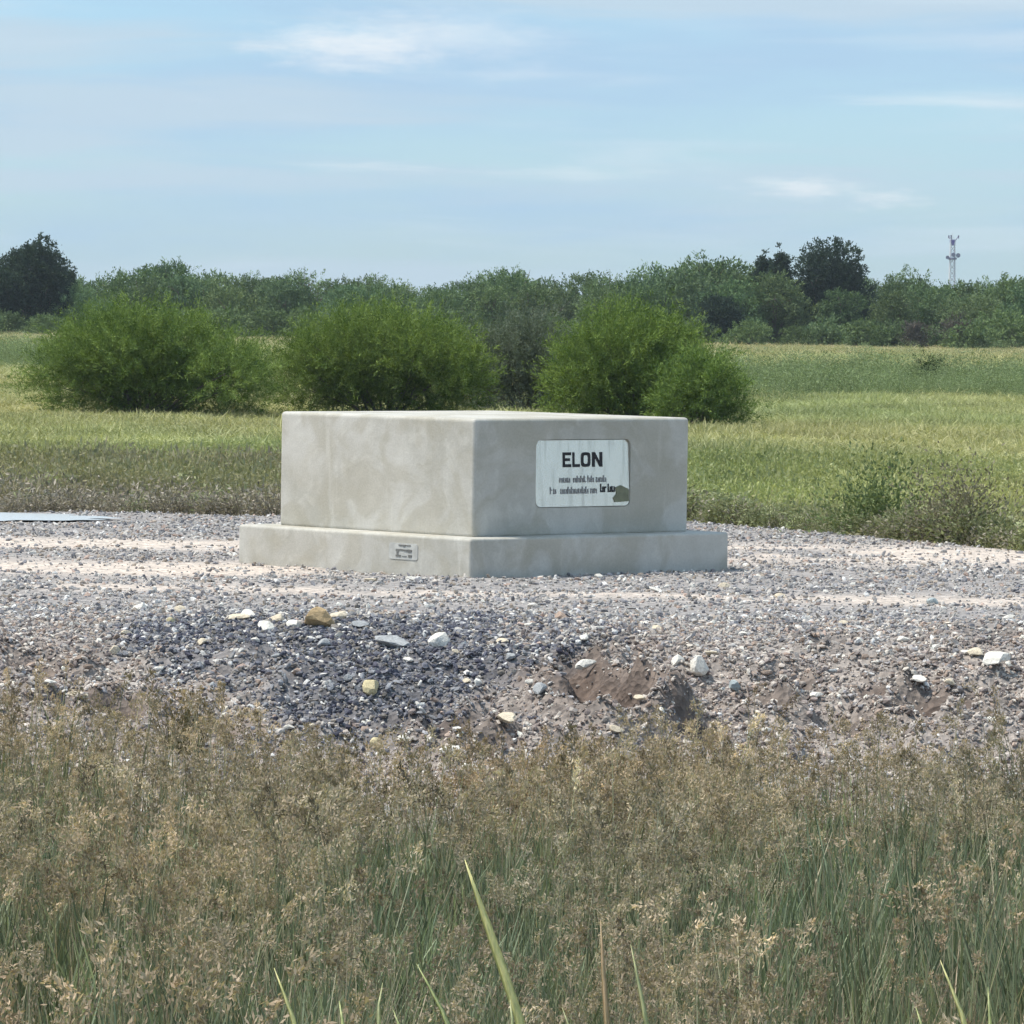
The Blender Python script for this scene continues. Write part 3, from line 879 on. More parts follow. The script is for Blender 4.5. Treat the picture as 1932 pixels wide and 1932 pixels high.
edge = 30.0 + 1.0 * (vnoise(sx_ * 0.9, 2.0, 91) - 0.5) + 0.5 * (vnoise(sx_ * 3.1, 4.0, 92) - 0.5) + 0.45 * sstep(1.4, 3.5, sx_) + 0.6 * sstep(-1.6, -3.0, sx_) \
       - 1.15 * np.exp(-((sx_ + 0.15) / 1.25) ** 2)
fade = sstep(0.5, -0.9, sy_ - edge)
patch = fbm(sx_ * 0.55, sy_ * 0.22, 95, 3)                            # leafy versus seeding patches
wet = np.exp(-((sx_ + 2.0) / 1.1) ** 2 - ((sy_ - 26.6) / 1.1) ** 2)   # a low wet hollow where little is in seed
seedy = 0.12 + 0.34 * sstep(0.34, 0.60, patch) + 0.38 * sstep(25.5, 28.5, sy_)
cl = fbm(sx_ * 2.6, sy_ * 1.6, 98, 3)
seedy = seedy * (1 - 0.9 * wet) * (0.15 + 1.5 * sstep(0.40, 0.62, cl)) * (0.55 + 0.45 * sstep(19, 25, sy_))
is_seed = nr.random(n) < seedy
keep = (nr.random(n) < fade) & in_view(sx_, sy_, 1.6)
sx_, sy_, patch, wet, is_seed = sx_[keep], sy_[keep], patch[keep], wet[keep], is_seed[keep]; n = len(sx_)
idx = np.where(is_seed, nr.integers(0, 8, n), nr.integers(8, 13, n))
hs = (0.66 + 0.74 * fbm(sx_ * 1.2, sy_ * 0.9, 97, 3)) * (1 - 0.28 * wet) * np.where(sy_ > 28.8, 0.8, 1.0)
hs = hs * nr.uniform(0.70, 1.22, n) * np.where(is_seed, 1.0, 0.92)
P = np.stack([sx_, sy_, land(sx_, sy_) - 0.02], 1)
rot = np.stack([nr.normal(0, 0.07, n), nr.normal(0, 0.07, n), nr.uniform(0, TAU, n)], 1)
sc = np.stack([hs, hs, hs], 1)
warm = fbm(sx_ * 0.5, sy_ * 0.4, 99, 3)[:, None]
tn = np.array([0.90, 1.0, 1.0]) * (1 - warm) + np.array([1.14, 1.03, 0.92]) * warm
tn = tn * np.exp(nr.normal(0, 0.26, n))[:, None]
tag(scatter('sedge_bed', sedge, P, rot, sc, tn, idx), 'tan seeding sedge growing thickly in the ditch below the gravel bank', 'sedge', kind='stuff')

# taller tussock standing against the bank
x, y, z = ground_at(345, 1420)
tus = thing('sedge_tussock', 'taller dark brown sedge tussock rising against the gravel bank', 'sedge', (x, y, z - 0.05))
r_ = random.Random(77); q = np.random.default_rng(77)
o = obj('blade_tuft', quads_mesh('blade_tuft', *join([ribbon_set(r_, 130, (0, 0), 0.42, 0.007, 0.38, (0.10, 0.095, 0.05), (0.21, 0.18, 0.10), 3, 0.13)])), M_LEAF, tus)
pts = np.stack([q.normal(0, .11, 260), q.normal(0, .09, 260), q.uniform(0.16, 0.44, 260)], 1)
kk = q.random((260, 1))
o = obj('seed_head', quads_mesh('seed_head', *diamonds(q, pts, q.normal(0, 1, (260, 3)) + (0, 0, .4), 0.04, 0.013, np.array((0.15, 0.115, 0.06)) * (1 - kk) + np.array((0.33, 0.25, 0.15)) * kk)), M_LEAF, tus)
tag(o, kind='stuff')

# long blades standing close to the camera
M_LONG = None
m, t = new_mat('long_leaf'); g = G(t)
tcn = g.n('ShaderNodeTexCoord').outputs['Object']
oc = g.n('ShaderNodeObjectInfo').outputs['Color']
cc = g.mix(g.ramp(g.noise(g.mapping(tcn, (60, 60, 3)), 2.0, 4), 0.3, 0.7), g.mix(1.0, oc, (0.78, 0.82, 0.7), 'MULTIPLY'), g.mix(1.0, oc, (1.15, 1.12, 1.05), 'MULTIPLY'))
d = g.n('ShaderNodeBsdfDiffuse'); tr = g.n('ShaderNodeBsdfTranslucent'); gl = g.n('ShaderNodeBsdfGlossy'); gl.inputs['Roughness'].default_value = 0.45
g.l(cc, d.inputs['Color']); g.l(cc, tr.inputs['Color'])
ms = g.n('ShaderNodeMixShader'); ms.inputs[0].default_value = 0.48; g.l(d.outputs[0], ms.inputs[1]); g.l(tr.outputs[0], ms.inputs[2])
m2 = g.n('ShaderNodeMixShader'); m2.inputs[0].default_value = 0.05; g.l(ms.outputs[0], m2.inputs[1]); g.l(gl.outputs[0], m2.inputs[2])
oo = g.n('ShaderNodeOutputMaterial'); g.l(m2.outputs[0], oo.inputs['Surface'])
M_LONG = m
YG = (0.90, 0.86, 0.48); GG = (0.68, 0.72, 0.38); TN = (0.72, 0.54, 0.36); PG = (0.68, 0.69, 0.42)
BLADES = [  # tip column,row; column where it leaves the frame; distance; width px; curl; colour
    (877, 1622, 983, 12.6, 15, 0.02, YG, 'tallest yellow-green grass blade, leaning well to one side'),
    (786, 1818, 848, 12.3, 9, 0.03, GG, 'leaning green grass blade beside the tallest blade'),
    (1133, 1735, 1146, 12.9, 9, -0.05, TN, 'dry tan upright grass blade'),
    (1190, 1782, 1220, 13.0, 8, 0.02, PG, 'slim pale green blade next to the dry tan blade'),
    (517, 1826, 557, 12.7, 9, 0.03, YG, 'yellow-green grass blade standing alone in the brown sedge'),
    (640, 1888, 647, 12.4, 11, 0.0, GG, 'short upright green grass blade'),
    (722, 1854, 716, 12.5, 9, -0.5, PG, 'short green grass blade with a bent tan tip'),
    (742, 1905, 752, 12.2, 8, 0.1, GG, 'short stub of green blade between two longer blades'),
    (962, 1886, 966, 12.3, 10, 0.3, PG, 'pale stubby blade crossing behind the tallest blade'),
    (1060, 1900, 1072, 12.8, 6, 0.2, PG, 'thin short pale blade'),
    (1774, 1812, 1822, 12.6, 9.5, 0.03, YG, 'bright green leaning blade of a pair'),
    (1864, 1862, 1869, 12.8, 8, -0.1, GG, 'upright green blade beside a bright leaning blade'),
    (1728, 1900, 1738, 12.5, 9, 0.1, GG, 'low green blade tip next to the pair of blades')]
for tx, ty, bx, dist, w, curl, colr, lab in BLADES:
    tip = at_dist(tx, ty, dist); low = at_dist(bx, 1932, dist - 0.05)
    d = (tip - low); gz_ = float(land(low.x, low.y)) - 0.05
    steep = d / max(d.z, 0.02)
    k = (low.z - gz_)
    root = Vector((low.x - min(max(steep.x, -.35), .35) * k * 0.6, low.y, gz_))
    mb = MB()
    S = 16; wid = w * dist / FPX
    vs_ = []; fs = []
    tot = (low - root).length + d.length
    f_low = (low - root).length / tot
    for s in range(S + 1):
        u = s / S
        if u < f_low:
            p = root.lerp(low, u / f_low)
        else:
            v_ = (u - f_low) / (1 - f_low)
            p = low.lerp(tip, v_) + Vector((curl * 0.10 * math.sin(math.pi * v_) * d.length, 0.0, 0))
        ww = wid * 0.62 * min(1.0, (1 - u) * 6.0 + 0.10) * (0.75 + 0.25 * min(1, u * 4))
        p = p - root
        vs_ += [(p.x - ww, p.y, p.z), (p.x, p.y - ww * 1.3, p.z), (p.x + ww, p.y, p.z), (p.x, p.y - ww * 1.3 + 0.0016, p.z - 0.0005)]
    for s in range(S):
        a = 4 * s
        fs += [(a, a + 1, a + 5, a + 4), (a + 1, a + 2, a + 6, a + 5), (a + 2, a + 3, a + 7, a + 6), (a + 3, a, a + 4, a + 7)]
    fs.append((0, 3, 2, 1)); a = 4 * S; fs.append((a, a + 1, a + 2, a + 3))
    mb.add(vs_, fs)
    o = mb.build('grass_blade', M_LONG, None, root, True)
    o.color = (*colr, 1)
    tag(o, lab, 'grass blade', 'long grass blades in front of the sedge')

# ------------------------------------------------------------------ meadow
MG_A = (0.285, 0.295, 0.15); MG_B = (0.53, 0.505, 0.315)
near_t = []; far_t = []
for k in range(4):
    r_ = random.Random(400 + k); q = np.random.default_rng(400 + k)
    parts = [ribbon_set(r_, 50, (0, 0), 0.40, 0.010, 0.75, MG_A, MG_B, 3, 0.26)]
    pts = np.stack([q.normal(0, .17, 80), q.normal(0, .17, 80), q.uniform(0.22, 0.42, 80)], 1)
    kk = q.random((80, 1))
    parts.append(diamonds(q, pts, q.normal(0, .6, (80, 3)) + (0, 0, .7), 0.05, 0.014, np.array((.30, .30, .13)) * (1 - kk) + np.array((.48, .46, .24)) * kk))
    near_t.append(proto('meadow_tuft', *join(parts), M_BLADE))
for k in range(4):
    r_ = random.Random(450 + k)
    far_t.append(proto('meadow_tuft_wide', *join([ribbon_set(r_, 60, (0, 0), 0.46, 0.030, 0.70, MG_A, MG_B, 2, 0.60)]), M_BLADE))
def forb(seed, leaves, h, ca, cb, spread):
    q = np.random.default_rng(seed); r_ = random.Random(seed)
    stems = ribbon_set(r_, 14, (0, 0), h, 0.008, 0.55, tuple(v * 0.7 for v in ca), ca, 3, spread * 0.4)
    a = q.uniform(0, TAU, leaves); rr = spread * np.sqrt(q.random(leaves))
    zz = h * (0.06 + 0.9 * q.random(leaves)) * (1.05 - 0.55 * (rr / spread) ** 2)
    pts = np.stack([rr * np.cos(a), rr * np.sin(a), zz], 1)
    dirs = np.stack([np.cos(a), np.sin(a), np.full(leaves, 0.5)], 1) + q.normal(0, .6, (leaves, 3))
    kk = q.random((leaves, 1))
    return join([stems, diamonds(q, pts, dirs, 0.065, 0.024, np.array(ca) * (1 - kk) + np.array(cb) * kk)])
forb_t = [proto('meadow_forb', *forb(540 + k, 190, 0.42, MG_A, MG_B, 0.40), M_BLADE) for k in range(3)]
def field_points(n, y0, y1, margin):
    y = np.sqrt(nr.uniform(y0 * y0, y1 * y1, n)); x = nr.uniform(-1, 1, n) * (0.0975 * y + margin)
    return x, y
xa, ya = field_points(22000, 44, 84, 2.5)
xb, yb_ = field_points(16000, 80, 150, 4)
xc, yc_ = field_points(26000, 145, 420, 8)
fx = np.concatenate([xa, xb, xc]); fy = np.concatenate([ya, yb_, yc_])
fi = np.concatenate([np.where(nr.random(len(xa)) < 0.45, nr.integers(0, 4, len(xa)), nr.integers(8, 11, len(xa))),
                     np.where(nr.random(len(xb)) < 0.75, nr.integers(4, 8, len(xb)), nr.integers(8, 11, len(xb))), nr.integers(4, 8, len(xc))])
keep = fy > back_y(fx) + 0.7 + 1.0 * nr.random(len(fx))
fx, fy, fi = fx[keep], fy[keep], fi[keep]; n = len(fx)
ed = sstep(1, 0, (fy - back_y(fx)) / (9 + 15 * sstep(0.5, -2.5, fx)) + 0.9 * (fbm(fx * .3, fy * .15, 119, 3) - 0.5))
hn = fbm(fx * 0.30, fy * 0.16, 111, 4)
hs = (0.35 + 1.3 * hn) * nr.uniform(0.65, 1.35, n)
w1 = fbm(fx * 0.12, fy * 0.05, 115, 4)[:, None]
gcol = np.array([0.76, 0.95, 0.80]) * (1 - w1) + np.array([1.20, 1.08, 1.00]) * w1
gcol = gcol * (0.62 + 0.80 * fbm(fx * 0.7, fy * 0.5, 117, 3))[:, None]
greyish = np.array([0.70, 0.58, 0.90])
edw = (ed * (0.5 + 0.42 * sstep(0.5, -2.0, fx)))[:, None]
gcol = gcol * (1 - edw) + greyish * edw
farm = sstep(240, 320, fy)[:, None]
gcol = gcol * (1 - farm * 0.6) + np.array([1.12, 0.98, 1.05]) * farm * 0.6
P = np.stack([fx, fy, land(fx, fy) - 0.02], 1)
rot = np.stack([nr.normal(0, 0.08, n), nr.normal(0, 0.08, n), nr.uniform(0, TAU, n)], 1)
hs = hs * (1 - 0.55 * sstep(66, 82, fy))
spread = np.where(fi < 4, 1.0, np.where(fy > 145, 1.6, 1.0))
sc = np.stack([spread, spread, hs * np.where(fy > 145, 0.9, 1.0)], 1)
tag(scatter('meadow_grass', near_t + far_t + forb_t, P, rot, sc, gcol, fi), 'yellow-green grass meadow stretching from the gravel to the far trees', 'grass', kind='stuff')

# weeds along the pad's far edge: leafy forbs and dry grey stalks
weed_t = [proto('leafy_weed', *forb(500 + k, 150, 0.50, (0.17, 0.19, 0.10), (0.36, 0.375, 0.22), 0.24), M_BLADE) for k in range(3)]
weed_t += [proto('dry_weed', *forb(520 + k, 90, 0.46, (0.22, 0.195, 0.165), (0.44, 0.39, 0.33), 0.26), M_BLADE) for k in range(3)]
n = 11000
wx_ = nr.uniform(-8, 8, n); wo_ = np.abs(nr.normal(0, 1, n)) * (2.6 + 4.5 * sstep(0.5, -2.5, wx_)) + 0.25
wy_ = back_y(wx_) + wo_
keep = in_view(wx_, wy_, 2.5)
wx_, wy_, wo_ = wx_[keep], wy_[keep], wo_[keep]; n = len(wx_)
hs_cap = 1.15
dryp = 0.38 + 0.56 * sstep(-1.0, -2.6, wx_)
wi = np.where(nr.random(n) < dryp, nr.integers(3, 6, n), nr.integers(0, 3, n))
hs = (0.20 + 1.45 * fbm(wx_ * 1.1, wy_ * 0.7, 121, 3)) * nr.uniform(0.6, 1.35, n) * (0.55 + 0.45 * sstep(0.2, 1.4, wo_))
P = np.stack([wx_, wy_, land(wx_, wy_) - 0.02], 1)
rot = np.stack([nr.normal(0, .15, n), nr.normal(0, .15, n), nr.uniform(0, TAU, n)], 1)
tn = np.ones((n, 3)) * np.exp(nr.normal(0, .26, n))[:, None]
tag(scatter('edge_weeds', weed_t, P, rot, np.stack([np.minimum(hs, hs_cap)] * 3, 1), tn, wi), 'grey-green weeds and dry stalks lining the far edge of the gravel', 'weeds', kind='stuff')

# low green scrub band across the meadow
scrub_t = [proto('low_scrub', *forb(560 + k, 420, 1.05, (0.15, 0.19, 0.10), (0.32, 0.37, 0.205), 0.85), M_BLADE) for k in range(4)]
scr = []
while len(scr) < 1300:
    x = nr.uniform(5.5, 24.0); y = nr.uniform(136, 196)
    d_ = float(fbm(np.array(x * .16), np.array(y * .07), 131, 3)) - abs(y - 158) / 75.0
    if d_ > 0.26 + 0.10 * nr.random(): scr.append((x, y))
for _ in range(420):
    scr.append((nr.uniform(-24, -13.5), 190 + nr.normal(0, 7)))
for _ in range(240):
    y = nr.uniform(185, 300); scr.append((nr.uniform(-1, 1) * (0.0975 * y + 5), y))
scr = np.array(scr); n = len(scr)
hs = nr.uniform(0.35, 1.15, n) * (0.5 + 0.9 * fbm(scr[:, 0] * .35, scr[:, 1] * .15, 137, 3))
P = np.stack([scr[:, 0], scr[:, 1], land(scr[:, 0], scr[:, 1]) - 0.03], 1)
rot = np.stack([np.zeros(n), np.zeros(n), nr.uniform(0, TAU, n)], 1)
tn = np.array([1.0, 1.05, 1.0]) * np.exp(nr.normal(0, .16, n))[:, None]
tag(scatter('low_scrub', scrub_t, P, rot, np.stack([hs, hs, hs], 1), tn, nr.integers(0, 4, n)), 'band of low dull green scrub crossing the meadow', 'scrub', kind='stuff')

# ------------------------------------------------------------------ bushes and trees
def crown(seed, lobes, sprigs, per, leaf, width, sprig_len, ca, cb, shell=0.55, up=0.5, zmin=0.02, droop=0.2):
    q = np.random.default_rng(seed)
    lob = np.array(lobes, float)
    wts = (lob[:, 3] * lob[:, 4] * lob[:, 5]) ** (2 / 3); wts /= wts.sum()
    k = q.choice(len(lob), sprigs, p=wts)
    u = q.normal(size=(sprigs, 3)); u /= np.linalg.norm(u, axis=1, keepdims=True)
    rr = shell + (1 - shell) * q.random(sprigs) ** 0.7
    S = lob[k, :3] + u * rr[:, None] * lob[k, 3:6]
    ok = S[:, 2] > zmin
    S, u, k = S[ok], u[ok], k[ok]
    D = u + np.array([0, 0, up]) + q.normal(0, .35, S.shape)
    D /= np.linalg.norm(D, axis=1, keepdims=True)
    ns = len(S)
    tt = q.random((ns, per))
    LS = sprig_len * q.uniform(.5, 1.4, ns)
    P = S[:, None, :] + D[:, None, :] * (tt * LS[:, None])[..., None]
    P[..., 2] -= droop * (tt ** 2) * LS[:, None]
    P = P + q.normal(0, leaf * 0.45, P.shape)
    LD = D[:, None, :] * 0.9 + q.normal(0, .62, P.shape)
    kk = np.clip(q.random((ns, 1, 1)) * 0.6 + q.random((ns, per, 1)) * 0.4, 0, 1)
    C = np.array(ca) * (1 - kk) + np.array(cb) * kk
    P = P.reshape(-1, 3); LD = LD.reshape(-1, 3); C = C.reshape(-1, 3)
    P[:, 2] = np.maximum(P[:, 2], zmin)
    return diamonds(q, P, LD, leaf, width, C, 1.3)
def limbs(seed, lobes, trunk_h, r0, twigs=2, base_spread=0.1, sides=5):
    r_ = random.Random(seed); mb = MB()
    for (cx, cy, cz, rx, ry, rz) in lobes:
        b = Vector((r_.uniform(-1, 1) * base_spread, r_.uniform(-1, 1) * base_spread, -0.1))
        e = Vector((cx, cy, max(cz, trunk_h)))
        mid = b.lerp(e, 0.45) + Vector((r_.uniform(-.12, .12) * rx, r_.uniform(-.12, .12) * ry, trunk_h * 0.12))
        mb.tube([b, mid, e], [r0, r0 * 0.65, r0 * 0.35], sides)
        for _ in range(twigs):
            dd = Vector((r_.gauss(0, 1), r_.gauss(0, 1), r_.gauss(0.5, 0.7))).normalized()
            tip = e + Vector((dd.x * rx * .85, dd.y * ry * .85, dd.z * rz * .85))
            if tip.z < 0.05: tip.z = 0.05
            st_ = mid.lerp(e, r_.uniform(0.3, 0.95))
            mb.tube([st_, st_.lerp(tip, .5) + Vector((0, 0, .05 * rz)), tip], [r0 * .4, r0 * .25, r0 * .1], 4)
    return mb

BG_A = (0.075, 0.130, 0.040); BG_B = (0.285, 0.375, 0.105)
def bush(label, px0, px1, py_top, py_foot, dist, seed, sprigs, tint_=(1, 1, 1), ca=BG_A, cb=BG_B, lobe_n=9, per=56, leaf=0.085, lw=0.0165, name='mesquite_bush', cat='bush', bare=0, pale=False, gap=0.0, wood=None, prof=0.9):
    foot = at_dist((px0 + px1) / 2, py_foot, dist)
    W = 0.99 * (px1 - px0) * dist / FPX; Hh = (py_foot - py_top) * dist / FPX
    gz_ = float(land(foot.x, dist))
    root = thing(name, label, cat, (foot.x, dist, gz_))
    if Hh > 1.5: Hh -= 0.36                 # the sprays stand up above the limbs
    Hh = max(Hh, 0.3)
    r_ = random.Random(seed)
    lobes = []
    for i in range(lobe_n):
        u = -1 + 2 * (i + 0.5) / lobe_n + r_.uniform(-.06, .06)
        env = (1 - abs(u) ** 2.3) ** 0.6 * prof + (1 - prof)
        rz = Hh * env * r_.uniform(.40, .52)
        rx = W * r_.uniform(.13, .19)
        lobes.append((u * (W / 2 - rx * .8), r_.uniform(-.22, .22) * W, Hh * env - rz * .8 + gap * 0.5, rx, W * r_.uniform(.22, .30), rz * .8))
        lobes.append((u * (W / 2 - rx * .7), r_.uniform(-.08, .2) * W, Hh * env * .38 + gap, rx * 1.1, W * .18, Hh * env * .40))
    C_ = crown(seed, lobes, sprigs, per, leaf, lw, 0.62, ca, cb, 0.45, 0.85, 0.03 + gap)
    o = obj('crown', quads_mesh('crown', *C_), M_LEAF, root); o.color = (*tint_, 1)
    limbs(seed + 1, lobes, Hh * .3, 0.035, 2 + bare, W * 0.06).build('branches', wood or M_BARK, root)
    return root
bush('broad round bright green bush standing apart, its leaves reaching the grass', 42, 512, 560, 794, 109, 1001, 3000, (1.0, 1.0, 1.0), lobe_n=9, prof=0.66)
bush('bright green bush behind the lit corner of the pedestal', 512, 930, 556, 790, 112, 1011, 2900, (1.02, 1.0, 0.95), lobe_n=8, gap=0.06, prof=0.5)
bush('bright green bush behind the plaque side of the pedestal', 1035, 1355, 575, 818, 107.5, 1021, 2400, (1.0, 1.0, 0.92), lobe_n=7, gap=0.05, prof=0.5)
bush('low green side bush hugging the foot of a taller bush beside the pedestal', 1240, 1404, 655, 822, 105, 1031, 600, (0.95, 0.98, 0.95), lobe_n=4, prof=0.8)
thicket = bush('half-bare grey-brown thicket between two bright green bushes', 870, 1120, 585, 795, 119, 1041, 1300, (1, 1, 1), (0.10, 0.125, 0.085), (0.22, 0.255, 0.185), lobe_n=5, name='dry_thicket', cat='thicket', bare=5, prof=0.5)
# pale bare branches leaning out of the thicket
for (ax, ay), (bx, by), dd in (((1056, 782), (1092, 688), 116.2), ((1062, 706), (1087, 662), 116.6)):
    p0 = at_dist(ax, ay, dd); p1 = at_dist(bx, by, dd - 0.1)
    mb = MB(); mb.tube([(0, 0, 0), (p1 - p0) * .5 + Vector((.02, 0, 0)), p1 - p0], [.04, .034, .02], 6)
    o = mb.build('bare_branch', M_PALEBARK, thicket, p0 - thicket.location, True)
    o['label'] = 'pale leafless branch leaning out of the thicket'
# pale leafy shrub seen in the gap under the middle bush
bush('small pale yellow-green shrub in the gap under the bushes', 862, 918, 712, 782, 121, 1051, 110, (1, 1, 1), (0.22, 0.23, 0.10), (0.38, 0.38, 0.19), lobe_n=3, name='pale_shrub', cat='shrub')
bush('small dark lone shrub out in the scrub band of the meadow', 1728, 1782, 676, 722, 165, 1061, 90, (0.7, 0.8, 0.8), (0.05, 0.07, 0.03), (0.11, 0.14, 0.06), lobe_n=3, name='lone_shrub', cat='shrub')
bush('dark green weedy shrub beside the gravel edge with grass around it', 1595, 1720, 905, 1018, 49.9, 1071, 300, (0.95, 1, 1), (0.11, 0.14, 0.06), (0.24, 0.28, 0.13), lobe_n=4, per=16, leaf=0.05, lw=0.02, name='weedy_shrub', cat='shrub')
bush('purplish brown weedy shrub beside the gravel edge', 1755, 1880, 925, 1030, 48.2, 1081, 260, (1.0, 1.0, 1.0), (0.14, 0.13, 0.09), (0.28, 0.26, 0.18), lobe_n=4, per=14, leaf=0.045, lw=0.018, name='weedy_shrub', cat='shrub', bare=3)

# far trees: a few shapes, then single copies with their own size and tint
TA = (0.075, 0.120, 0.055); TB = (0.235, 0.305, 0.145)
def tree(name, label, cat, seed, lobes, sprigs, per=20, leaf=0.20, lw=0.085, tint_=(1, 1, 1), r0=0.09, trunk_h=0.9, up=0.5, sl=0.55, group=None, ca=TA, cb=TB, shell=0.5, twigs=2, droop=.2, bs=0.15):
    root = thing(name, label, cat, (0, 0, 0), group)
    o = obj('crown', quads_mesh('crown', *crown(seed, lobes, sprigs, per, leaf, lw, sl, ca, cb, shell, up, 0.05, droop)), M_LEAF, root); o.color = (*tint_, 1)
    limbs(seed + 5, lobes, trunk_h, r0, twigs, bs).build('trunk', M_BARK, root)
    return root
def rand_lobes(seed, W, Hh, n, low=0.25):
    r_ = random.Random(seed); out = []
    for i in range(n):
        a = TAU * i / n + r_.uniform(-.5, .5); k = r_.uniform(.15, .62)
        rz = Hh * r_.uniform(.16, .26); rx = W * r_.uniform(.16, .25)
        env = 1 - 0.45 * k * k
        z = r_.uniform(low, 1.0) * (Hh * env - rz)
        out.append((math.cos(a) * k * W * .62, math.sin(a) * k * W * .62, max(z, rz * .7), rx, rx, rz))
    out.append((0, 0, Hh * .62, W * .28, W * .28, Hh * .30))
    out.append((0, 0, Hh * .30, W * .36, W * .36, Hh * .28))
    return out
round_p = [(5.2, 4.1, 9, 620), (6.0, 3.9, 11, 720), (4.4, 4.4, 8, 520), (5.6, 4.3, 12, 640)]
protos = []
for k, (W, Hh, nl, sp) in enumerate(round_p):
    protos.append((tree('scrub_tree', 'dull green scrub tree in the unbroken far treeline', 'tree', 2000 + 10 * k, rand_lobes(60 + k, W, Hh, nl), sp, group='trees of the far treeline'), W, Hh))
airy = []
for k, (W, Hh) in enumerate(((4.2, 4.6), (3.6, 4.9))):
    airy.append((tree('scrub_tree', 'thin-topped tree whose sparse crown lets the sky through above the treeline', 'tree', 2100 + 10 * k, rand_lobes(80 + k, W, Hh, 13, 0.45)[:-2], 190, group='airy trees rising above the treeline', sl=.6, leaf=.17, lw=.07, twigs=3, shell=.3), W, Hh))
shr = []
for k, (W, Hh) in enumerate(((3.4, 1.7), (2.6, 1.4), (4.2, 2.1))):
    shr.append((tree('scrub_shrub', 'low rounded shrub at the foot of the far treeline', 'shrub', 2200 + 10 * k, rand_lobes(90 + k, W, Hh, 6, 0.1), 300, leaf=.17, group='shrubs at the foot of the far treeline', trunk_h=.3, r0=.05), W, Hh))
rq = random.Random(99)
used = set()
def put(pt, x, y, s, tint_, sz=None):
    base = pt[0]
    if id(base) in used: r_ = copy_tree(base)
    else: r_ = base; used.add(id(base))
    r_.location = (x, y, float(land(np.array(x), np.array(y))))
    r_.rotation_euler = (0, 0, rq.uniform(0, TAU))
    r_.scale = (s, s, s * (sz or 1))
    for ch in r_.children:
        if ch.name.startswith('crown'): ch.color = (*tint_, 1)
    return r_
def top_px(px):
    """height of the treeline's outline, read along the horizon (picture rows)"""
    xs_ = [0, 120, 180, 260, 330, 400, 470, 540, 600, 640, 690, 760, 860, 930, 960, 1000, 1050, 1120, 1190, 1260, 1330, 1420, 1500, 1600, 1660, 1700, 1760, 1830, 1932]
    ys_ = [540, 520, 522, 515, 500, 525, 528, 512, 522, 540, 525, 540, 540, 520, 512, 520, 548, 528, 522, 515, 492, 510, 520, 530, 538, 515, 545, 540, 530]
    return np.interp(px, xs_, ys_)
def px_of(x, y): return 966 + x / y * FPX
for row, (yy, step, k_h) in enumerate(((338, 3.0, 0.88), (356, 3.0, 0.98), (378, 3.2, 1.02))):
    x = -(0.0955 * yy + 7)
    while x < 0.0955 * yy + 7:
        xx = x + rq.uniform(-.9, .9); y_ = yy + rq.uniform(-5, 5)
        px = float(np.clip(px_of(xx, y_), 0, 1932))
        want = CAM_Z + (HORIZON - (float(top_px(px)) - 0.0145 * (px - 966))) * y_ / FPX + 0.4
        pt = rq.choice(protos)
        s = want * k_h * rq.uniform(.96, 1.16) / pt[2]
        hz = rq.uniform(.72, 1.15)
        tnt = (hz * rq.uniform(.88, 1.05), hz, hz * rq.uniform(.92, 1.12))
        tr_ = put(pt, xx, y_, s, tnt, 1.0)
        tone = 'darker' if hz < .92 else ('paler' if hz > 1.04 else 'dull green')
        rank = ('front rank', 'middle rank', 'rear rank')[row]
        tag(tr_, f'{tone} scrub tree in the {rank} of the far treeline', 'tree', f'{tone} trees in the {rank} of the treeline')
        x += step * rq.uniform(.8, 1.25)
for px in (205, 335, 565, 700, 905, 965, 1140, 1190, 1325, 1705, 1725, 1855, 1900, 480, -60, 2000):
    y_ = rq.uniform(346, 372); xx = (px - 966) * y_ / FPX
    want = CAM_Z + (HORIZON - (float(top_px(np.clip(px, 0, 1932))) - 0.0145 * (px - 966))) * y_ / FPX + 0.55
    pt = rq.choice(airy)
    put(pt, xx, y_, 1.10 * want / pt[2], (1.0, 1.05, 1.0))
x = -38
while x < 38:
    y_ = 327 + rq.uniform(-4, 4)
    pt = rq.choice(shr)
    hz = rq.uniform(.75, 1.2)
    put(pt, x, y_, rq.uniform(.75, 1.25), (hz, hz, hz * rq.uniform(.9, 1.1)))
    x += rq.uniform(1.6, 3.2)
# the dark trees that stand out
def place_dark(label, px, py_top, y_, W, seed, nl, kind, name='dark_tree'):
    Hh = CAM_Z + (HORIZON - (py_top - 0.0145 * (px - 966))) * y_ / FPX + 0.4
    if kind == 'cone':
        lobes = []
        for i in range(9):
            u = i / 8
            rad = W * .5 * (1 - u) ** 0.6 + .05
            lobes.append((0.06 * math.sin(i * 2.1), 0.06 * math.cos(i * 1.7), Hh * (.12 + .84 * u), rad, rad, Hh * .10))
    else:
        lobes = rand_lobes(seed, W, Hh, nl, .3)
        if kind == 'dome':
            lobes += [(0, 0, Hh * .70, W * .44, W * .40, Hh * .29), (W * .1, 0, Hh * .45, W * .46, W * .4, Hh * .35)]
        else:
            lobes += [(W * .12, 0, Hh * .82, W * .18, W * .2, Hh * .17), (-W * .1, 0, Hh * .68, W * .28, W * .3, Hh * .2), (W * .02, 0, Hh * .5, W * .42, W * .4, Hh * .3)]
    t_ = tree(name, label, 'tree', seed, lobes, 2300, ca=(0.030, 0.052, 0.036), cb=(0.075, 0.105, 0.072), leaf=.17, lw=.09, sl=.32, r0=.12, trunk_h=1.2, twigs=2)
    t_.location = ((px - 966) * y_ / FPX, y_, float(land(np.array(0.), np.array(y_))))
    return t_
place_dark('tall dark blue-green tree with an uneven pointed top at the end of the treeline', 58, 448, 333, 5.2, 3001, 9, 'tall')
place_dark('very dark dense tree tucked beside the tall dark tree', -20, 505, 330, 4.0, 3011, 9, 'tall')
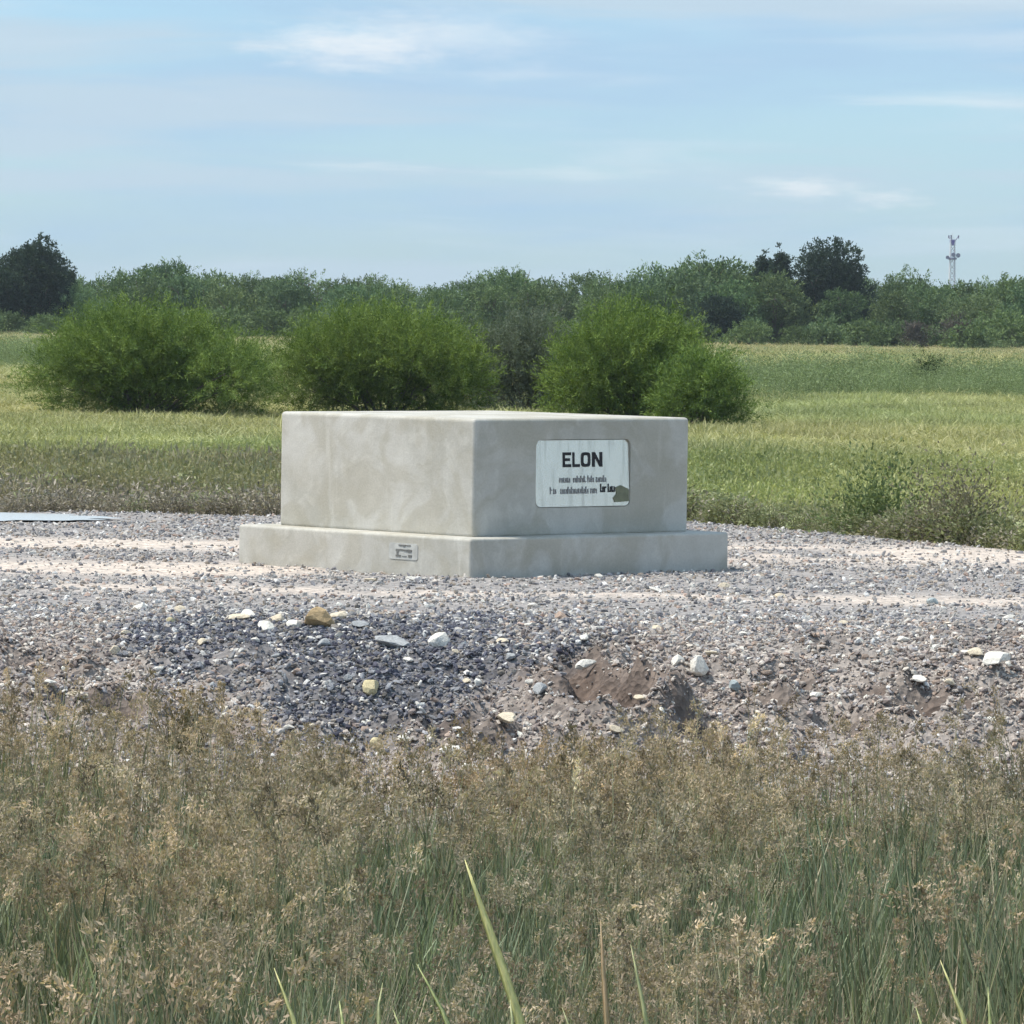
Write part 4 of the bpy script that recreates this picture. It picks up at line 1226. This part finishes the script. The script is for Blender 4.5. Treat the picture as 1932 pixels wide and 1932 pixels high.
place_dark('big dark dome-shaped tree standing above the treeline', 1560, 450, 349, 5.3, 3021, 9, 'dome')
place_dark('dark pointed tree of a pair, the one against the dome-shaped tree', 1464, 474, 345, 2.3, 3031, 9, 'cone')
place_dark('dark pointed tree of a pair, the one further from the dome-shaped tree', 1434, 482, 347, 1.9, 3041, 9, 'cone')
place_dark('dark low tree just beyond the bright green bushes', 1350, 565, 331, 2.6, 3051, 8, 'dome')
# dead brown trees at the wood's edge
def dead(label, px, py_top, y_, W, seed):
    Hh = 0.4 + CAM_Z + (HORIZON - (py_top - 0.0145 * (px - 966))) * y_ / FPX
    t_ = tree('dead_tree', label, 'tree', seed, rand_lobes(seed, W, Hh, 7, .4), 150, ca=(0.07, 0.065, 0.055), cb=(0.15, 0.135, 0.115), leaf=.16, lw=.05, r0=.11, trunk_h=1.5, twigs=5, shell=.2, bs=.5)
    t_.location = ((px - 966) * y_ / FPX, y_, float(land(np.array(0.), np.array(y_))))
dead('grey-brown half-dead tree with bare stems at the edge of the wood', 1800, 595, 324, 3.0, 3101)
dead('smaller brown half-dead tree at the edge of the wood', 1722, 612, 324, 2.0, 3111)

# ------------------------------------------------------------------ communications tower far behind the wood
m, t = new_mat('galvanised'); g = G(t)
tcn = g.n('ShaderNodeTexCoord').outputs['Object']
g.principled(g.mix(g.noise(tcn, 0.8, 3), (0.70, 0.69, 0.72), (0.80, 0.79, 0.82)), 0.5, None, 0.4)
M_STEEL = m
M_ANT = plain('violet_shroud', (0.16, 0.12, 0.42), 0.5)
M_ANT2 = plain('grey_antenna', (0.24, 0.23, 0.33), 0.5)
TY = 1200.0
tx_ = (1789 - 966) * TY / FPX
def th(py): return CAM_Z + (HORIZON - (py - 0.0145 * (1789 - 966))) * TY / FPX + 0.4
tower = thing('communications_tower', 'pale slender lattice communications tower with violet antennas rising behind the trees', 'tower', (tx_, TY, -0.4))
HT = th(452)
mb = MB()
def leg(k, z):
    w = 1.05 - 0.40 * z / HT
    a = TAU * k / 4 + math.pi / 4
    return Vector((w * math.cos(a), w * math.sin(a), z))
nb = 13
for k in range(4):
    mb.tube([leg(k, 0), leg(k, HT)], [0.15, 0.12], 5)
mb.build('tower_legs', M_STEEL, tower)
mb = MB()
for i in range(nb):
    z0, z1 = HT * i / nb, HT * (i + 1) / nb
    for k in range(4):
        mb.tube([leg(k, z0), leg((k + 1) % 4, z1)], [0.085, 0.085], 4)
        mb.tube([leg((k + 1) % 4, z0), leg(k, z1)], [0.085, 0.085], 4)
        mb.tube([leg(k, z1), leg((k + 1) % 4, z1)], [0.085, 0.085], 4)
mb.build('bracing', M_STEEL, tower)
mb = MB(); mb.tube([(0, 0, th(463)), (0, 0, th(453))], [0.55, 0.72], 10)
mb.build('shroud', M_ANT, tower)
for k in range(3):
    a = TAU * k / 3 + 0.15
    mb = MB(); c_, s_ = math.cos(a), math.sin(a)
    mb.tube([(0.5 * c_, 0.5 * s_, th(455)), (1.25 * c_, 1.25 * s_, th(447))], [0.10, 0.10], 5)
    mb.tube([(1.25 * c_, 1.25 * s_, th(450)), (1.3 * c_, 1.3 * s_, th(444))], [0.17, 0.17], 6)
    mb.build('panel_antenna', M_ANT2, tower)
mb = MB(); mb.tube([(0, 0, th(490)), (0, 0, th(486))], [1.0, 1.0], 10); mb.build('platform', M_ANT2, tower)
for cx, zc, rr in ((-1.15, 486, .42), (0.15, 481, .50), (1.2, 482, .52)):
    mb = MB(); mb.tube([(cx, -0.9, th(zc)), (cx, -0.55, th(zc)), (cx, -0.2, th(zc))], [rr, rr * .95, rr * .3], 10); mb.build('dish_antenna', M_ANT2, tower)
mb = MB(); mb.tube([(0, 0, HT), (0, 0, th(438))], [0.05, 0.03], 5); mb.build('lightning_rod', M_STEEL, tower)

# ------------------------------------------------------------------ haze: the air between here and the far trees
mb = MB(); mb.box(-1850, 1850, -70, 1850, -2.4, 24)
m, t = new_mat('haze_air'); g = G(t)
pv = g.n('ShaderNodeVolumePrincipled')
pv.inputs['Color'].default_value = (0.80, 0.90, 1.0, 1)
pv.inputs['Density'].default_value = 0.00015
pv.inputs['Anisotropy'].default_value = 0.2
oo = g.n('ShaderNodeOutputMaterial'); g.l(pv.outputs[0], oo.inputs['Volume'])
hz = mb.build('haze', m)
tag(hz, 'thin pale haze over the whole plain', 'haze', kind='stuff')
